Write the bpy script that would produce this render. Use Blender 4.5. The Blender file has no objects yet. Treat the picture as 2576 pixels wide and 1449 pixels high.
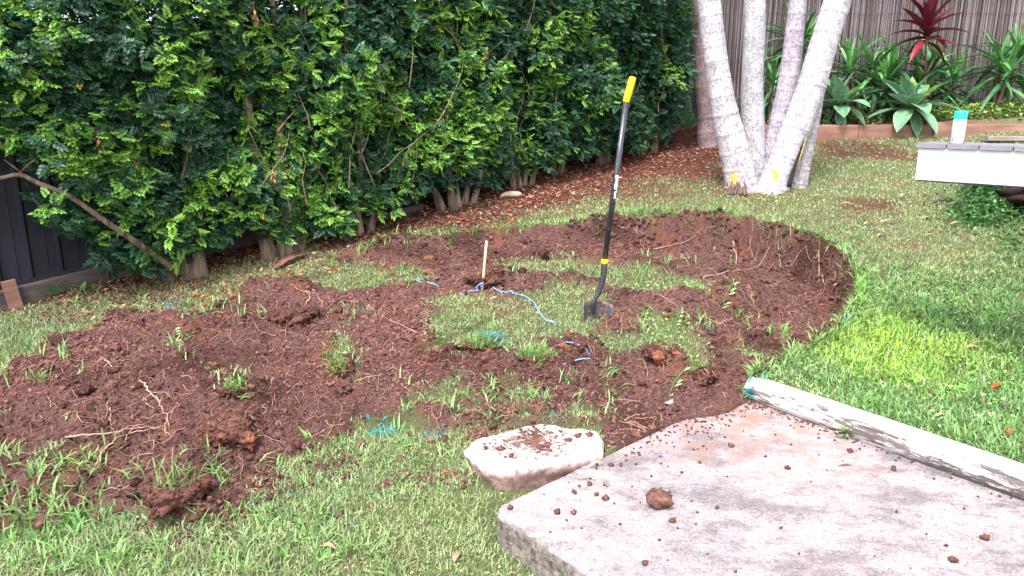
import bpy, math, random
import numpy as np
from mathutils import Vector, Matrix
R = math.radians
random.seed(7); rng = np.random.default_rng(7)
sc = bpy.context.scene
C = sc.collection

# ------------------------------------------------------------------ camera
PITCH = R(14.0); FPX = 1860.0; CAMZ = 1.5        # photograph measured on a 2576 x 1449 grid
cam = bpy.data.cameras.new('camera'); co = bpy.data.objects.new('camera', cam); C.objects.link(co)
cam.sensor_width = 36; cam.lens = FPX/2576*36; cam.clip_end = 500; cam.clip_start = 0.02
co.location = (0, 0, CAMZ); co.rotation_euler = (R(90)-PITCH, 0, 0)
sc.camera = co
# ------------------------------------------------------------------ light
SUN_EL, SUN_AZ = R(58), R(205)                    # azimuth clockwise from +Y
w = bpy.data.worlds.new('World'); sc.world = w; w.use_nodes = True
nt = w.node_tree; bg = nt.nodes['Background']
sky = nt.nodes.new('ShaderNodeTexSky'); sky.sky_type = 'NISHITA'; sky.sun_disc = False
sky.sun_elevation = SUN_EL; sky.sun_rotation = SUN_AZ; sky.dust_density = 3.0; sky.air_density = 1.0
hs = nt.nodes.new('ShaderNodeHueSaturation'); hs.inputs['Saturation'].default_value = 0.22
nt.links.new(sky.outputs[0], hs.inputs['Color']); nt.links.new(hs.outputs[0], bg.inputs['Color'])
bg.inputs['Strength'].default_value = 0.15
sl = bpy.data.lights.new('sun', 'SUN'); sl.energy = 1.5; sl.angle = R(14); sl.color = (1, .96, .92)
so = bpy.data.objects.new('sun', sl); C.objects.link(so)
sv = Vector((math.sin(SUN_AZ)*math.cos(SUN_EL), math.cos(SUN_AZ)*math.cos(SUN_EL), math.sin(SUN_EL)))
so.rotation_euler = sv.to_track_quat('Z', 'Y').to_euler(); so.location = (0, -5, 20)
vs = sc.view_settings; vs.view_transform = 'Standard'; vs.look = 'None'; vs.gamma = 1; vs.use_curve_mapping = False
vs.exposure = 1.9

# ------------------------------------------------------------------ helpers
cP, sP = math.cos(PITCH), math.sin(PITCH)
def ray(px, py):
    u = (px-1288)/FPX; v = (724.5-py)/FPX
    return (u, cP+v*sP, -sP+v*cP)
def atD(px, py, Y):
    d = ray(px, py); t = Y/d[1]
    return Vector((d[0]*t, Y, CAMZ+d[2]*t))
def atZ(px, py, Z):
    d = ray(px, py); t = (Z-CAMZ)/d[2]
    return Vector((d[0]*t, d[1]*t, Z))

def _h(ix, iy, s):
    n = (ix.astype(np.int64)*374761393 + iy.astype(np.int64)*668265263 + s*1442695041) & 0xffffffff
    n = ((n ^ (n >> 13))*1274126177) & 0xffffffff
    n = ((n ^ (n >> 16))*2246822519) & 0xffffffff
    return ((n ^ (n >> 15)) & 0xffffff)/float(0xffffff)*2-1
def vn(x, y, s=0):
    x = np.asarray(x, float); y = np.asarray(y, float)
    x, y = x*.8-y*.6+s*3.7, x*.6+y*.8-s*1.3
    ix = np.floor(x); iy = np.floor(y); fx = x-ix; fy = y-iy
    fx = fx*fx*(3-2*fx); fy = fy*fy*(3-2*fy)
    a = _h(ix, iy, s); b = _h(ix+1, iy, s); c = _h(ix, iy+1, s); d = _h(ix+1, iy+1, s)
    return (a*(1-fx)+b*fx)*(1-fy)+(c*(1-fx)+d*fx)*fy
def fbm(x, y, s=0, o=4):
    r = 0; a = .5
    for i in range(o):
        r = r+a*vn(np.asarray(x)*2**i, np.asarray(y)*2**i, s+i); a *= .5
    return r
def sstep(a, b, x):
    t = np.clip((x-a)/(b-a), 0, 1); return t*t*(3-2*t)
def inpoly(x, y, P):
    r = np.zeros(x.shape, bool); n = len(P)
    for i in range(n):
        x0, y0 = P[i][:2]; x1, y1 = P[(i+1) % n][:2]
        if y0 == y1: continue
        c = ((y0 > y) != (y1 > y)) & (x < (x1-x0)*(y-y0)/(y1-y0)+x0)
        r ^= c
    return r
def dpoly(x, y, P, closed=True, val=None):
    best = np.full(x.shape, 1e9); bv = np.zeros(x.shape); n = len(P)
    for i in range(n if closed else n-1):
        x0, y0 = P[i][:2]; x1, y1 = P[(i+1) % n][:2]
        dx, dy = x1-x0, y1-y0; L = dx*dx+dy*dy+1e-12
        t = np.clip(((x-x0)*dx+(y-y0)*dy)/L, 0, 1)
        d = np.hypot(x-x0-t*dx, y-y0-t*dy)
        m = d < best; best = np.where(m, d, best)
        if val is not None: bv = np.where(m, val[i]*(1-t)+val[(i+1) % n]*t, bv)
    return best if val is None else (best, bv)
def sdf(x, y, P):      # positive inside
    d = dpoly(x, y, P); return np.where(inpoly(x, y, P), d, -d)

def nmesh(name, V, F, col=None, smooth=False):
    V = np.asarray(V, np.float32); F = np.asarray(F, np.int32); k = F.shape[1]
    me = bpy.data.meshes.new(name)
    me.vertices.add(len(V)); me.vertices.foreach_set('co', V.ravel())
    me.loops.add(F.size); me.loops.foreach_set('vertex_index', F.ravel())
    me.polygons.add(len(F)); me.polygons.foreach_set('loop_start', np.arange(0, F.size, k, dtype=np.int32))
    me.polygons.foreach_set('loop_total', np.full(len(F), k, np.int32))
    me.update(calc_edges=True)
    if smooth: me.polygons.foreach_set('use_smooth', np.ones(len(F), bool))
    if col is not None: setcol(me, col)
    return me
def setcol(me, col, name='Col'):
    a = me.attributes.new(name, 'FLOAT_COLOR', 'POINT')
    c = np.ones((len(me.vertices), 4), np.float32); c[:, :3] = col
    a.data.foreach_set('color', c.ravel())
def link(name, me, m=None, parent=None, loc=None, rot=None):
    o = bpy.data.objects.new(name, me); C.objects.link(o)
    if m is not None and me is not None and not me.materials: me.materials.append(m)
    if parent is not None: o.parent = parent
    if loc is not None: o.location = loc
    if rot is not None: o.rotation_euler = rot
    return o
def empty(name, loc=(0, 0, 0), rz=0):
    o = bpy.data.objects.new(name, None); C.objects.link(o); o.location = loc; o.rotation_euler = (0, 0, rz)
    o.empty_display_size = .1; return o
def tag(o, label=None, cat=None, group=None, kind=None):
    if label: o['label'] = label
    if cat: o['category'] = cat
    if group: o['group'] = group
    if kind: o['kind'] = kind
    return o
class MB:
    def __init__(s): s.v = []; s.f = []; s.c = []
    def add(s, V, F, col=None):
        b = len(s.v); s.v += [tuple(p) for p in V]; s.f += [tuple(i+b for i in f) for f in F]
        if col is not None: s.c += ([tuple(col)]*len(V) if len(np.shape(col)) == 1 else [tuple(c) for c in col])
    def box(s, c, d, rz=0, bev=0, M=None):
        x, y, z = d[0]/2, d[1]/2, d[2]/2; b = min(bev, x*.9, y*.9, z*.9)
        if b <= 0:
            V = [(i*x, j*y, k*z) for i in (-1, 1) for j in (-1, 1) for k in (-1, 1)]
            F = [(0, 1, 3, 2), (4, 6, 7, 5), (0, 4, 5, 1), (2, 3, 7, 6), (0, 2, 6, 4), (1, 5, 7, 3)]
        else:
            V = []; F = []
            # octagonal-section bevelled box: chamfer all horizontal-length edges
            V = [(i*x, j*y, k*z) for i in (-1, 1) for j, k in ((-1, -(1-b/z)), (-1, 1-b/z), (-(1-b/y), 1), (1-b/y, 1), (1, 1-b/z), (1, -(1-b/z)), (1-b/y, -1), (-(1-b/y), -1))]
            F = [tuple(range(8)), tuple(range(15, 7, -1))]+[(i, i+8, (i+1) % 8+8, (i+1) % 8) for i in range(8)]
        ca, sa = math.cos(rz), math.sin(rz)
        V = [(c[0]+v[0]*ca-v[1]*sa, c[1]+v[0]*sa+v[1]*ca, c[2]+v[2]) for v in V]
        if M is not None: V = [tuple(M @ Vector(v)) for v in V]
        s.add(V, F)
    def tube(s, pts, rad, n=8, caps=True, col=None, ellip=None):
        V, F = tube(pts, rad, n, caps); s.add(V, F, col)
    def build(s, name, m, parent=None, smooth=False, loc=None, rot=None):
        me = bpy.data.meshes.new(name); me.from_pydata(s.v, [], s.f); me.update()
        if smooth: me.polygons.foreach_set('use_smooth', np.ones(len(me.polygons), bool))
        if s.c and len(s.c) == len(s.v): setcol(me, np.array(s.c))
        return link(name, me, m, parent, loc, rot)
def tube(pts, rad, n=8, caps=True):
    pts = [Vector(p) for p in pts]; V = []; F = []
    if not hasattr(rad, '__len__'): rad = [rad]*len(pts)
    t0 = (pts[1]-pts[0]).normalized()
    a = Vector((0, 0, 1)) if abs(t0.z) < .9 else Vector((1, 0, 0))
    u = t0.cross(a).normalized()
    for i, p in enumerate(pts):
        t = (pts[min(i+1, len(pts)-1)]-pts[max(i-1, 0)])
        if t.length < 1e-9: t = t0
        t = t.normalized(); u = (u-t*u.dot(t)).normalized(); v = t.cross(u)
        for k in range(n):
            an = 2*math.pi*k/n; V.append(p+(u*math.cos(an)+v*math.sin(an))*rad[i])
    for i in range(len(pts)-1):
        for k in range(n):
            F.append((i*n+k, i*n+(k+1) % n, (i+1)*n+(k+1) % n, (i+1)*n+k))
    if caps: F += [tuple(range(n-1, -1, -1)), tuple((len(pts)-1)*n+k for k in range(n))]
    return V, F
def spline(pts, k=6):
    pts = [Vector(p) for p in pts]; P = [pts[0]*2-pts[1]]+pts+[pts[-1]*2-pts[-2]]; out = []
    for i in range(1, len(P)-2):
        for j in range(k):
            t = j/k
            out.append(.5*((2*P[i])+(P[i+1]-P[i-1])*t+(2*P[i-1]-5*P[i]+4*P[i+1]-P[i+2])*t*t+(3*P[i]-P[i-1]-3*P[i+1]+P[i+2])*t**3))
    out.append(pts[-1]); return out

# ------------------------------------------------------------------ materials
def newmat(name):
    m = bpy.data.materials.new(name); m.use_nodes = True; n = m.node_tree
    return m, n, n.nodes['Principled BSDF']
def pm(name, A, B, scale=8, rough=.7, bump=.3, bscale=None, detail=6, stretch=(1, 1, 1), lo=.35, hi=.65, metal=0, spec=.3, Cc=None, cscale=2, clo=.5, chi=.6):
    m, n, p = newmat(name); N = n.nodes.new; L = n.links.new
    tc = N('ShaderNodeTexCoord'); mp = N('ShaderNodeMapping'); mp.inputs['Scale'].default_value = stretch
    L(tc.outputs['Object'], mp.inputs['Vector'])
    nz = N('ShaderNodeTexNoise'); nz.inputs['Scale'].default_value = scale; nz.inputs['Detail'].default_value = detail; nz.inputs['Roughness'].default_value = .65
    L(mp.outputs[0], nz.inputs['Vector'])
    cr = N('ShaderNodeValToRGB'); cr.color_ramp.elements[0].position = lo; cr.color_ramp.elements[1].position = hi
    cr.color_ramp.elements[0].color = (*A, 1); cr.color_ramp.elements[1].color = (*B, 1)
    L(nz.outputs['Fac'], cr.inputs[0]); out = cr.outputs[0]
    if Cc is not None:
        n2 = N('ShaderNodeTexNoise'); n2.inputs['Scale'].default_value = cscale; n2.inputs['Detail'].default_value = 8; n2.inputs['Roughness'].default_value = .7
        L(mp.outputs[0], n2.inputs['Vector'])
        mr = N('ShaderNodeMapRange'); mr.inputs['From Min'].default_value = clo; mr.inputs['From Max'].default_value = chi
        L(n2.outputs['Fac'], mr.inputs['Value'])
        mx = N('ShaderNodeMixRGB'); L(mr.outputs[0], mx.inputs[0]); L(out, mx.inputs[1]); mx.inputs[2].default_value = (*Cc, 1); out = mx.outputs[0]
    L(out, p.inputs['Base Color']); p.inputs['Roughness'].default_value = rough; p.inputs['Metallic'].default_value = metal
    p.inputs['Specular IOR Level'].default_value = spec
    if bump:
        nb = N('ShaderNodeTexNoise'); nb.inputs['Scale'].default_value = bscale or scale*3; nb.inputs['Detail'].default_value = 6
        L(mp.outputs[0], nb.inputs['Vector'])
        bp = N('ShaderNodeBump'); bp.inputs['Strength'].default_value = bump; bp.inputs['Distance'].default_value = .01
        L(nb.outputs['Fac'], bp.inputs['Height']); L(bp.outputs[0], p.inputs['Normal'])
    return m
def leafmat(name, rough=.4, trans=.25, spec=.5, gain=1.0, vary=.25, vscale=60):
    m, n, p = newmat(name); N = n.nodes.new; L = n.links.new
    at = N('ShaderNodeAttribute'); at.attribute_name = 'Col'
    g = N('ShaderNodeNewGeometry'); nz = N('ShaderNodeTexNoise'); nz.inputs['Scale'].default_value = vscale; nz.inputs['Detail'].default_value = 3
    L(g.outputs['Position'], nz.inputs['Vector'])
    mr = N('ShaderNodeMapRange'); mr.inputs['From Min'].default_value = .3; mr.inputs['From Max'].default_value = .7
    mr.inputs['To Min'].default_value = (1-vary)*gain; mr.inputs['To Max'].default_value = (1+vary)*gain
    L(nz.outputs['Fac'], mr.inputs['Value'])
    mx = N('ShaderNodeVectorMath'); mx.operation = 'SCALE'; L(at.outputs['Color'], mx.inputs[0]); L(mr.outputs[0], mx.inputs['Scale'])
    L(mx.outputs[0], p.inputs['Base Color']); p.inputs['Roughness'].default_value = rough; p.inputs['Specular IOR Level'].default_value = spec
    tr = N('ShaderNodeBsdfTranslucent'); L(mx.outputs[0], tr.inputs['Color'])
    ms = N('ShaderNodeMixShader'); ms.inputs[0].default_value = trans
    L(p.outputs[0], ms.inputs[1]); L(tr.outputs[0], ms.inputs[2])
    L(ms.outputs[0], n.nodes['Material Output'].inputs['Surface'])
    return m
M_hedge = leafmat('hedge leaf', .42, .22, .42)
M_grass = leafmat('grass blade', .55, .3, .3, vscale=9)
M_litter = leafmat('dry leaf', .7, .15, .2)
M_plant = leafmat('broad leaf', .45, .15, .4, vscale=14)
M_soilc = leafmat('soil lump', .95, 0, .1, vary=.35, vscale=70)
M_bark = pm('shrub bark', (.07, .046, .034), (.27, .20, .15), 22, .9, 1.0, 45, stretch=(1, 1, .16))
M_twig = pm('pale twig', (.14, .09, .06), (.34, .25, .18), 25, .85, .3)
M_stick = pm('root skin', (.22, .12, .09), (.42, .27, .21), 30, .8, .3)
M_fence = pm('dark painted steel', (.012, .013, .024), (.020, .021, .036), 3, .5, .03)
M_plinth = pm('weathered sleeper', (.045, .036, .036), (.11, .085, .08), 5, .9, .5, 22, stretch=(.4, .4, 1.4))
M_timber = pm('red timber sleeper', (.17, .085, .065), (.30, .165, .13), 5, .85, .5, 20, stretch=(.3, 1, 1.5))
M_greytimber = pm('grey timber', (.17, .13, .12), (.30, .25, .23), 6, .85, .5, 20, stretch=(.3, 1, 1.5))

# ------------------------------------------------------------------ terrain fields
def base(x, y):
    z = .18+.156*(np.minimum(y, 11)-4.36)+.04*(np.clip(x, -6, 8)-.5)
    return z
def atB(px, py, dz=0.0):
    d = ray(px, py); t0 = .5
    for i in range(2400):
        t = .5+i*.01
        if CAMZ+d[2]*t <= base(d[0]*t, d[1]*t)+dz: break
        t0 = t
    for _ in range(20):
        m = (t0+t)/2
        if CAMZ+d[2]*m <= base(d[0]*m, d[1]*m)+dz: t = m
        else: t0 = m
    return Vector((d[0]*t, d[1]*t, CAMZ+d[2]*t))
def polyB(pts): return [tuple(atB(*p)[:2]) for p in pts]

# slab and log
S1 = atZ(1235, 1280, 0); S2 = atZ(1735, 1043, 0); L1 = atZ(1885, 1003, 0); L2 = atZ(2576, 1257, 0)
dA = (S2-S1).normalized(); dL = (L2-L1).normalized()
den = dA.x*dL.y-dA.y*dL.x; wv = L1-S1; tA = (wv.x*dL.y-wv.y*dL.x)/den
S3 = S1+dA*tA
S0 = S1+(atZ(1500, 1449, 0)-S1).normalized()*2.6
S4 = S3+dL*3.6
slab_poly = [tuple(S1[:2]), tuple(S3[:2]), tuple(S4[:2]), (S0.x+1.0, S0.y-.9), tuple(S0[:2])]
nL = Vector((-dL.y, dL.x, 0))           # beyond the log (away from the camera)
if nL.y < 0: nL = -nL

# round cut
rim_px = [(900, 640, .02), (980, 600, .06), (1100, 598, .09), (1250, 578, .09), (1420, 570, .10), (1530, 545, .14), (1620, 538, .18), (1700, 536, .2), (1800, 540, .2), (1880, 548, .21), (2000, 585, .22),
          (2085, 612, .24), (2140, 655, .25), (2160, 705, .25), (2155, 760, .2), (2125, 815, .14), (2080, 860, .09), (1990, 905, .07), (1915, 950, .12), (1880, 985, .13)]
rim = polyB([p[:2] for p in rim_px]); rimd = [p[2]*(1.75 if p[0] > 1450 else 1.25) for p in rim_px]
soil_px = [(-80, 985), (0, 955), (90, 890), (180, 862), (260, 815), (350, 800), (470, 792), (560, 762), (640, 720), (760, 712), (830, 655), (900, 625), (980, 598), (1100, 598), (1250, 578), (1420, 570), (1530, 545), (1620, 538), (1700, 536),
           (1800, 540), (1880, 548), (2000, 585), (2085, 612), (2140, 655), (2160, 705), (2155, 760), (2125, 815), (2080, 860), (1990, 905), (1915, 950), (1885, 1000), (1880, 1045), (1750, 1060), (1600, 1130), (1520, 1135), (1480, 1065),
           (1330, 1068), (1200, 1075), (1080, 1110), (960, 1090), (850, 1120), (760, 1130), (730, 1185), (640, 1230), (600, 1290), (480, 1330), (410, 1335), (380, 1290), (300, 1285), (200, 1300), (90, 1330), (0, 1345), (-80, 1350)]
soil_poly = polyB(soil_px)
isl_px = [  # grass left in the dug ground: polygon, density
    ([(1080, 800), (1110, 750), (1180, 752), (1290, 750), (1400, 712), (1480, 722), (1520, 750), (1480, 800), (1500, 820), (1620, 825), (1640, 795), (1740, 790), (1790, 830), (1700, 850), (1560, 872), (1480, 848), (1420, 850), (1300, 850), (1290, 880), (1180, 900), (1080, 862)], 1.),
    ([(1240, 655), (1300, 645), (1400, 640), (1520, 655), (1640, 680), (1790, 690), (1800, 712), (1640, 735), (1500, 705), (1400, 690), (1290, 690)], 1.),
    ([(690, 700), (840, 662), (930, 672), (1060, 675), (1110, 700), (1050, 712), (900, 730), (780, 750), (720, 735)], .8),
    ([(1000, 1010), (1080, 970), (1280, 962), (1500, 985), (1560, 1040), (1500, 1070), (1300, 1080), (1150, 1075), (1030, 1050)], .55),
    ([(1640, 800), (1760, 790), (1800, 850), (1720, 870), (1620, 850)], .6),
    ([(1840, 825), (1930, 810), (2010, 840), (1960, 870), (1870, 860)], .45),
    ([(0, 1160), (120, 1130), (290, 1150), (330, 1230), (220, 1270), (60, 1300), (0, 1290)], .25),
    ([(640, 1130), (900, 1080), (1010, 1060), (1120, 1090), (960, 1130), (760, 1150)], .35),
    ([(330, 1165), (420, 1150), (430, 1210), (340, 1230)], .35),
    ([(420, 810), (560, 780), (600, 800), (470, 840)], .3),
    ([(830, 790), (920, 770), (950, 800), (860, 850), (820, 830)], .3),
    ([(430, 850), (470, 835), (480, 900), (430, 900)], .4),
    ([(560, 960), (610, 950), (615, 990), (560, 1000)], .6),
    ([(830, 880), (900, 890), (890, 960), (840, 940)], .5),
    ([(1560, 770), (1640, 740), (1700, 760), (1660, 800), (1580, 810)], .25),
    ([(1450, 960), (1560, 940), (1560, 1010), (1470, 1020)], .3),
]
isl = [(polyB(p), d) for p, d in isl_px]
mounds_px = [(1506, 826, .09, -.07), (1230, 1200, .30, .075), (1340, 1400, .35, .035), (1120, 1130, .20, .03), (745, 780, .30, .10), (700, 830, .45, .06), (560, 1075, .26, .13), (620, 1010, .22, .06), (455, 1225, .16, .10), (430, 1300, .10, .05), (200, 930, .35, .07), (420, 980, .3, .05), (520, 900, .4, .05), (900, 1000, .45, .04),
             (300, 1080, .4, .05), (120, 890, .12, .05), (1010, 760, .2, .04), (1215, 700, .18, .05), (1700, 930, .3, .09), (1750, 975, .14, .07), (1660, 850, .16, .05), (2030, 850, .14, .06), (1900, 780, .25, .03), (1060, 1070, .12, .04),
             (640, 880, .2, .05), (1230, 1070, .07, .05), (90, 1240, .25, .05), (850, 900, .12, .05), (1560, 910, .16, .05), (1180, 960, .3, .03)]
mounds = [(atB(p[0], p[1]), p[2], p[3]) for p in mounds_px]
# fence line
F0 = atB(0, 772); F1 = atB(1700, 335)
fd = Vector((F1.x-F0.x, F1.y-F0.y, 0)); FLEN = fd.length; fd.normalize(); fn = Vector((fd.y, -fd.x, 0))
def fpt(s, off=0, z=0):
    p = F0+fd*s+fn*off; return Vector((p.x, p.y, z))
EDGE_Y = atB(2150, 349).y

def axis(parts):
    a = []
    for s, e, st in parts: a += list(np.arange(s, e-1e-6, st))
    return np.array(a+[parts[-1][1]])
gx = axis([(-60, -12, 6), (-12, -5, .5), (-5, -3.5, .08), (-3.5, 3.1, .0145), (3.1, 5, .06), (5, 12, .5), (12, 60, 6)])
gy = axis([(-40, -4, 4), (-4, 1.2, .4), (1.2, 2.0, .08), (2.0, 6.5, .0145), (6.5, 9.2, .045), (9.2, 10.4, .04), (10.4, 14, .3), (14, 60, 4)])
X, Y = np.meshgrid(gx, gy)
wx = X+.10*vn(X*2.2, Y*2.2, 31)+.05*vn(X*7, Y*7, 32)+.025*vn(X*19, Y*19, 35); wy = Y+.10*vn(X*2.2, Y*2.2, 33)+.05*vn(X*7, Y*7, 34)+.025*vn(X*19, Y*19, 36)
# the cut rim is spade-sharp: less wobble there
drim, drv = dpoly(X, Y, rim, False, rimd)
kr = sstep(.05, .35, drim)
wx = X+(wx-X)*(.12+.88*kr); wy = Y+(wy-Y)*(.12+.88*kr)
soil = sstep(-.03, .03, sdf(wx, wy, soil_poly))
gden = np.where(soil > .5, 0, 1.0)
for P, d in isl:
    k = sstep(-.06, .06, sdf(X+.07*vn(X*6, Y*6, 41)+.04*vn(X*17, Y*17, 42), Y+.07*vn(X*6, Y*6, 43)+.04*vn(X*17, Y*17, 44), P))
    br = d if d < .9 else 1
    nn = (vn(X*9, Y*9, 50)*.6+vn(X*23, Y*23, 51)*.4)*.5+.5
    k = k*sstep(1-br-.12, 1-br+.12, nn) if br < 1 else k
    gden = np.maximum(gden, k); soil = soil*(1-k*.8)
# scattered weeds in the soil
spk = ((vn(X*5, Y*5, 60)*.5+.5)*(vn(X*21, Y*21, 61)*.5+.5))
gden = np.maximum(gden, np.where(spk > .66, .3, 0))
worn = np.zeros(X.shape)
for pp in ([(1640, 350), (1830, 338), (1835, 400), (1780, 440), (1620, 452), (1480, 470), (1380, 500), (1300, 500), (1420, 430)], [(2045, 352), (2200, 352), (2310, 372), (2300, 402), (2180, 398), (2050, 392)], [(2090, 505), (2240, 520), (2230, 545), (2100, 540)], [(880, 600), (1100, 560), (1330, 520), (1330, 550), (1100, 590), (900, 622)]):
    worn = np.maximum(worn, sstep(-.18, .12, sdf(X+.25*vn(X*2, Y*2, 150)+.1*vn(X*6, Y*6, 151), Y+.25*vn(X*2, Y*2, 152)+.1*vn(X*6, Y*6, 153), polyB(pp))))
gden = gden*(1-.72*worn*(soil < .3))
Z = base(X, Y)
Z = Z+.03*vn(X*.8, Y*.8, 3)*sstep(5, 3, Y)*(1-sstep(4.5, 6, Y))
# right lawn bank above the log
side = (X-L1.x)*nL.x+(Y-L1.y)*nL.y; along = (X-L1.x)*dL.x+(Y-L1.y)*dL.y
bank = sstep(.02, .16, side)*sstep(-.30, .05, along)
Z = np.where((bank > 0), np.maximum(Z, Z*(1-bank)+bank*np.maximum(Z, .085+.05*np.clip(side, 0, 3))), Z)
zlawn = Z.copy()
cut_poly = rim+[tuple(S2[:2]), (0.0, 3.6), tuple(atB(700, 760)[:2])]
incut = inpoly(X, Y, cut_poly)
ch = .05*(np.abs(vn(X*7, Y*7, 70)))+.02*np.abs(vn(X*17, Y*17, 73))+.01*vn(X*37, Y*37, 71)
prof = sstep(.0, .03+.06*(vn(X*5, Y*5, 74)*.5+.5), drim-ch*.45)*(1-.85*sstep(.35, 1.05, drim+.1*vn(X*3, Y*3, 72)))
prof = np.where(drim < .12, prof*(.80+.2*drim/.12), prof)
Z = Z-np.where(incut, drv*prof, 0)
for c, r, h in mounds:
    d = np.hypot(X-c.x, Y-c.y)+r*.25*vn(X*4, Y*4, 12)
    Z = Z+h*(1.35 if h > .045 and c.x < .3 else 1.1)*np.exp(-(d/r)**2*1.6)*sstep(0, .6, soil+.3)
rough = .034*np.abs(vn(X*8, Y*8, 20))+.012*np.abs(vn(X*14, Y*14, 28))+.026*np.abs(vn(X*21, Y*21, 21))+.02*np.abs(vn(X*40, Y*40, 22))+.010*rng.normal(0, .5, X.shape)+.035*fbm(X*3, Y*3, 24)
flatbed = sstep(.0, .6, soil)
Z = Z+rough*flatbed*sstep(0.0, .04, drim+.02)+(1-flatbed)*.010*vn(X*7, Y*7, 25)
# raised garden bed behind the edging
s_f = (X-F0.x)*fn.x+(Y-F0.y)*fn.y
Z = Z+np.where((Y > EDGE_Y+.06) & (s_f > .4), .15, 0)
# slab recess with soil spilling over its back edge
sds = sdf(X, Y, slab_poly)
dback = np.abs((X-S1.x)*(-dA.y)+(Y-S1.y)*dA.x); al = (X-S1.x)*dA.x+(Y-S1.y)*dA.y
spill = np.where(al > (S2-S1).length*.80, .13*sstep((S2-S1).length*.80, (S2-S1).length*1.15, al), 0)+.02*vn(X*9, Y*9, 80)-.01
dout = -sds; kk = sstep(.0, .34, dout)
Z = np.where((Z > .006) & (bank < .01) & (al > -.3), np.minimum(Z, (.006+.012*np.abs(vn(X*30, Y*30, 81)))+(Z-.006)*kk), Z)
stone_px = [(1185, 1122), (1200, 1100), (1250, 1090), (1330, 1076), (1420, 1072), (1480, 1078), (1505, 1100), (1508, 1128), (1490, 1150), (1420, 1175), (1290, 1195), (1235, 1185), (1200, 1150)]
stp = [tuple(atZ(a, b, .03)[:2]) for a, b in stone_px]
Z = np.where(sdf(X, Y, stp) > 0, np.minimum(Z, -.055), Z)
gden = np.where(sdf(X, Y, stp) > -.01, 0, gden)
hole = (sds > 0.012) & (dback > np.maximum(spill, 0.012))
over = (sds > -.02) & (~hole) & (sdf(X, Y, stp) < -.01)
Z = np.where(over & (al > .4), np.maximum(np.minimum(Z, .05), .004+(.03*np.clip(spill, 0, .13)/.13)*np.clip(1-dback/(np.maximum(spill, .02)), 0, 1)+.006*np.abs(vn(X*40, Y*40, 83))), Z)
Z = np.where(hole, -.16, Z)
gden = np.where(sds > -.01, 0, gden)
# trampled darker floor under the slab's rim
def interp(A):
    def f(x, y):
        i = np.clip(np.searchsorted(gx, x)-1, 0, len(gx)-2); j = np.clip(np.searchsorted(gy, y)-1, 0, len(gy)-2)
        fx = (x-gx[i])/(gx[i+1]-gx[i]); fy = (y-gy[j])/(gy[j+1]-gy[j])
        return (A[j, i]*(1-fx)+A[j, i+1]*fx)*(1-fy)+(A[j+1, i]*(1-fx)+A[j+1, i+1]*fx)*fy
    return f
Hf = interp(Z); Df = interp(gden); Sf = interp(soil)
def H(x, y): return float(Hf(np.array([x]), np.array([y]))[0])
_t = np.arange(.6, 22, .006)
def at(px, py, dz=0.0):
    d = ray(px, py); xs = d[0]*_t; ys = d[1]*_t; zs = CAMZ+d[2]*_t
    hit = np.where(zs <= Hf(xs, ys)+dz)[0]
    i = hit[0] if len(hit) else len(_t)-1
    return Vector((xs[i], ys[i], zs[i]))

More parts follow.
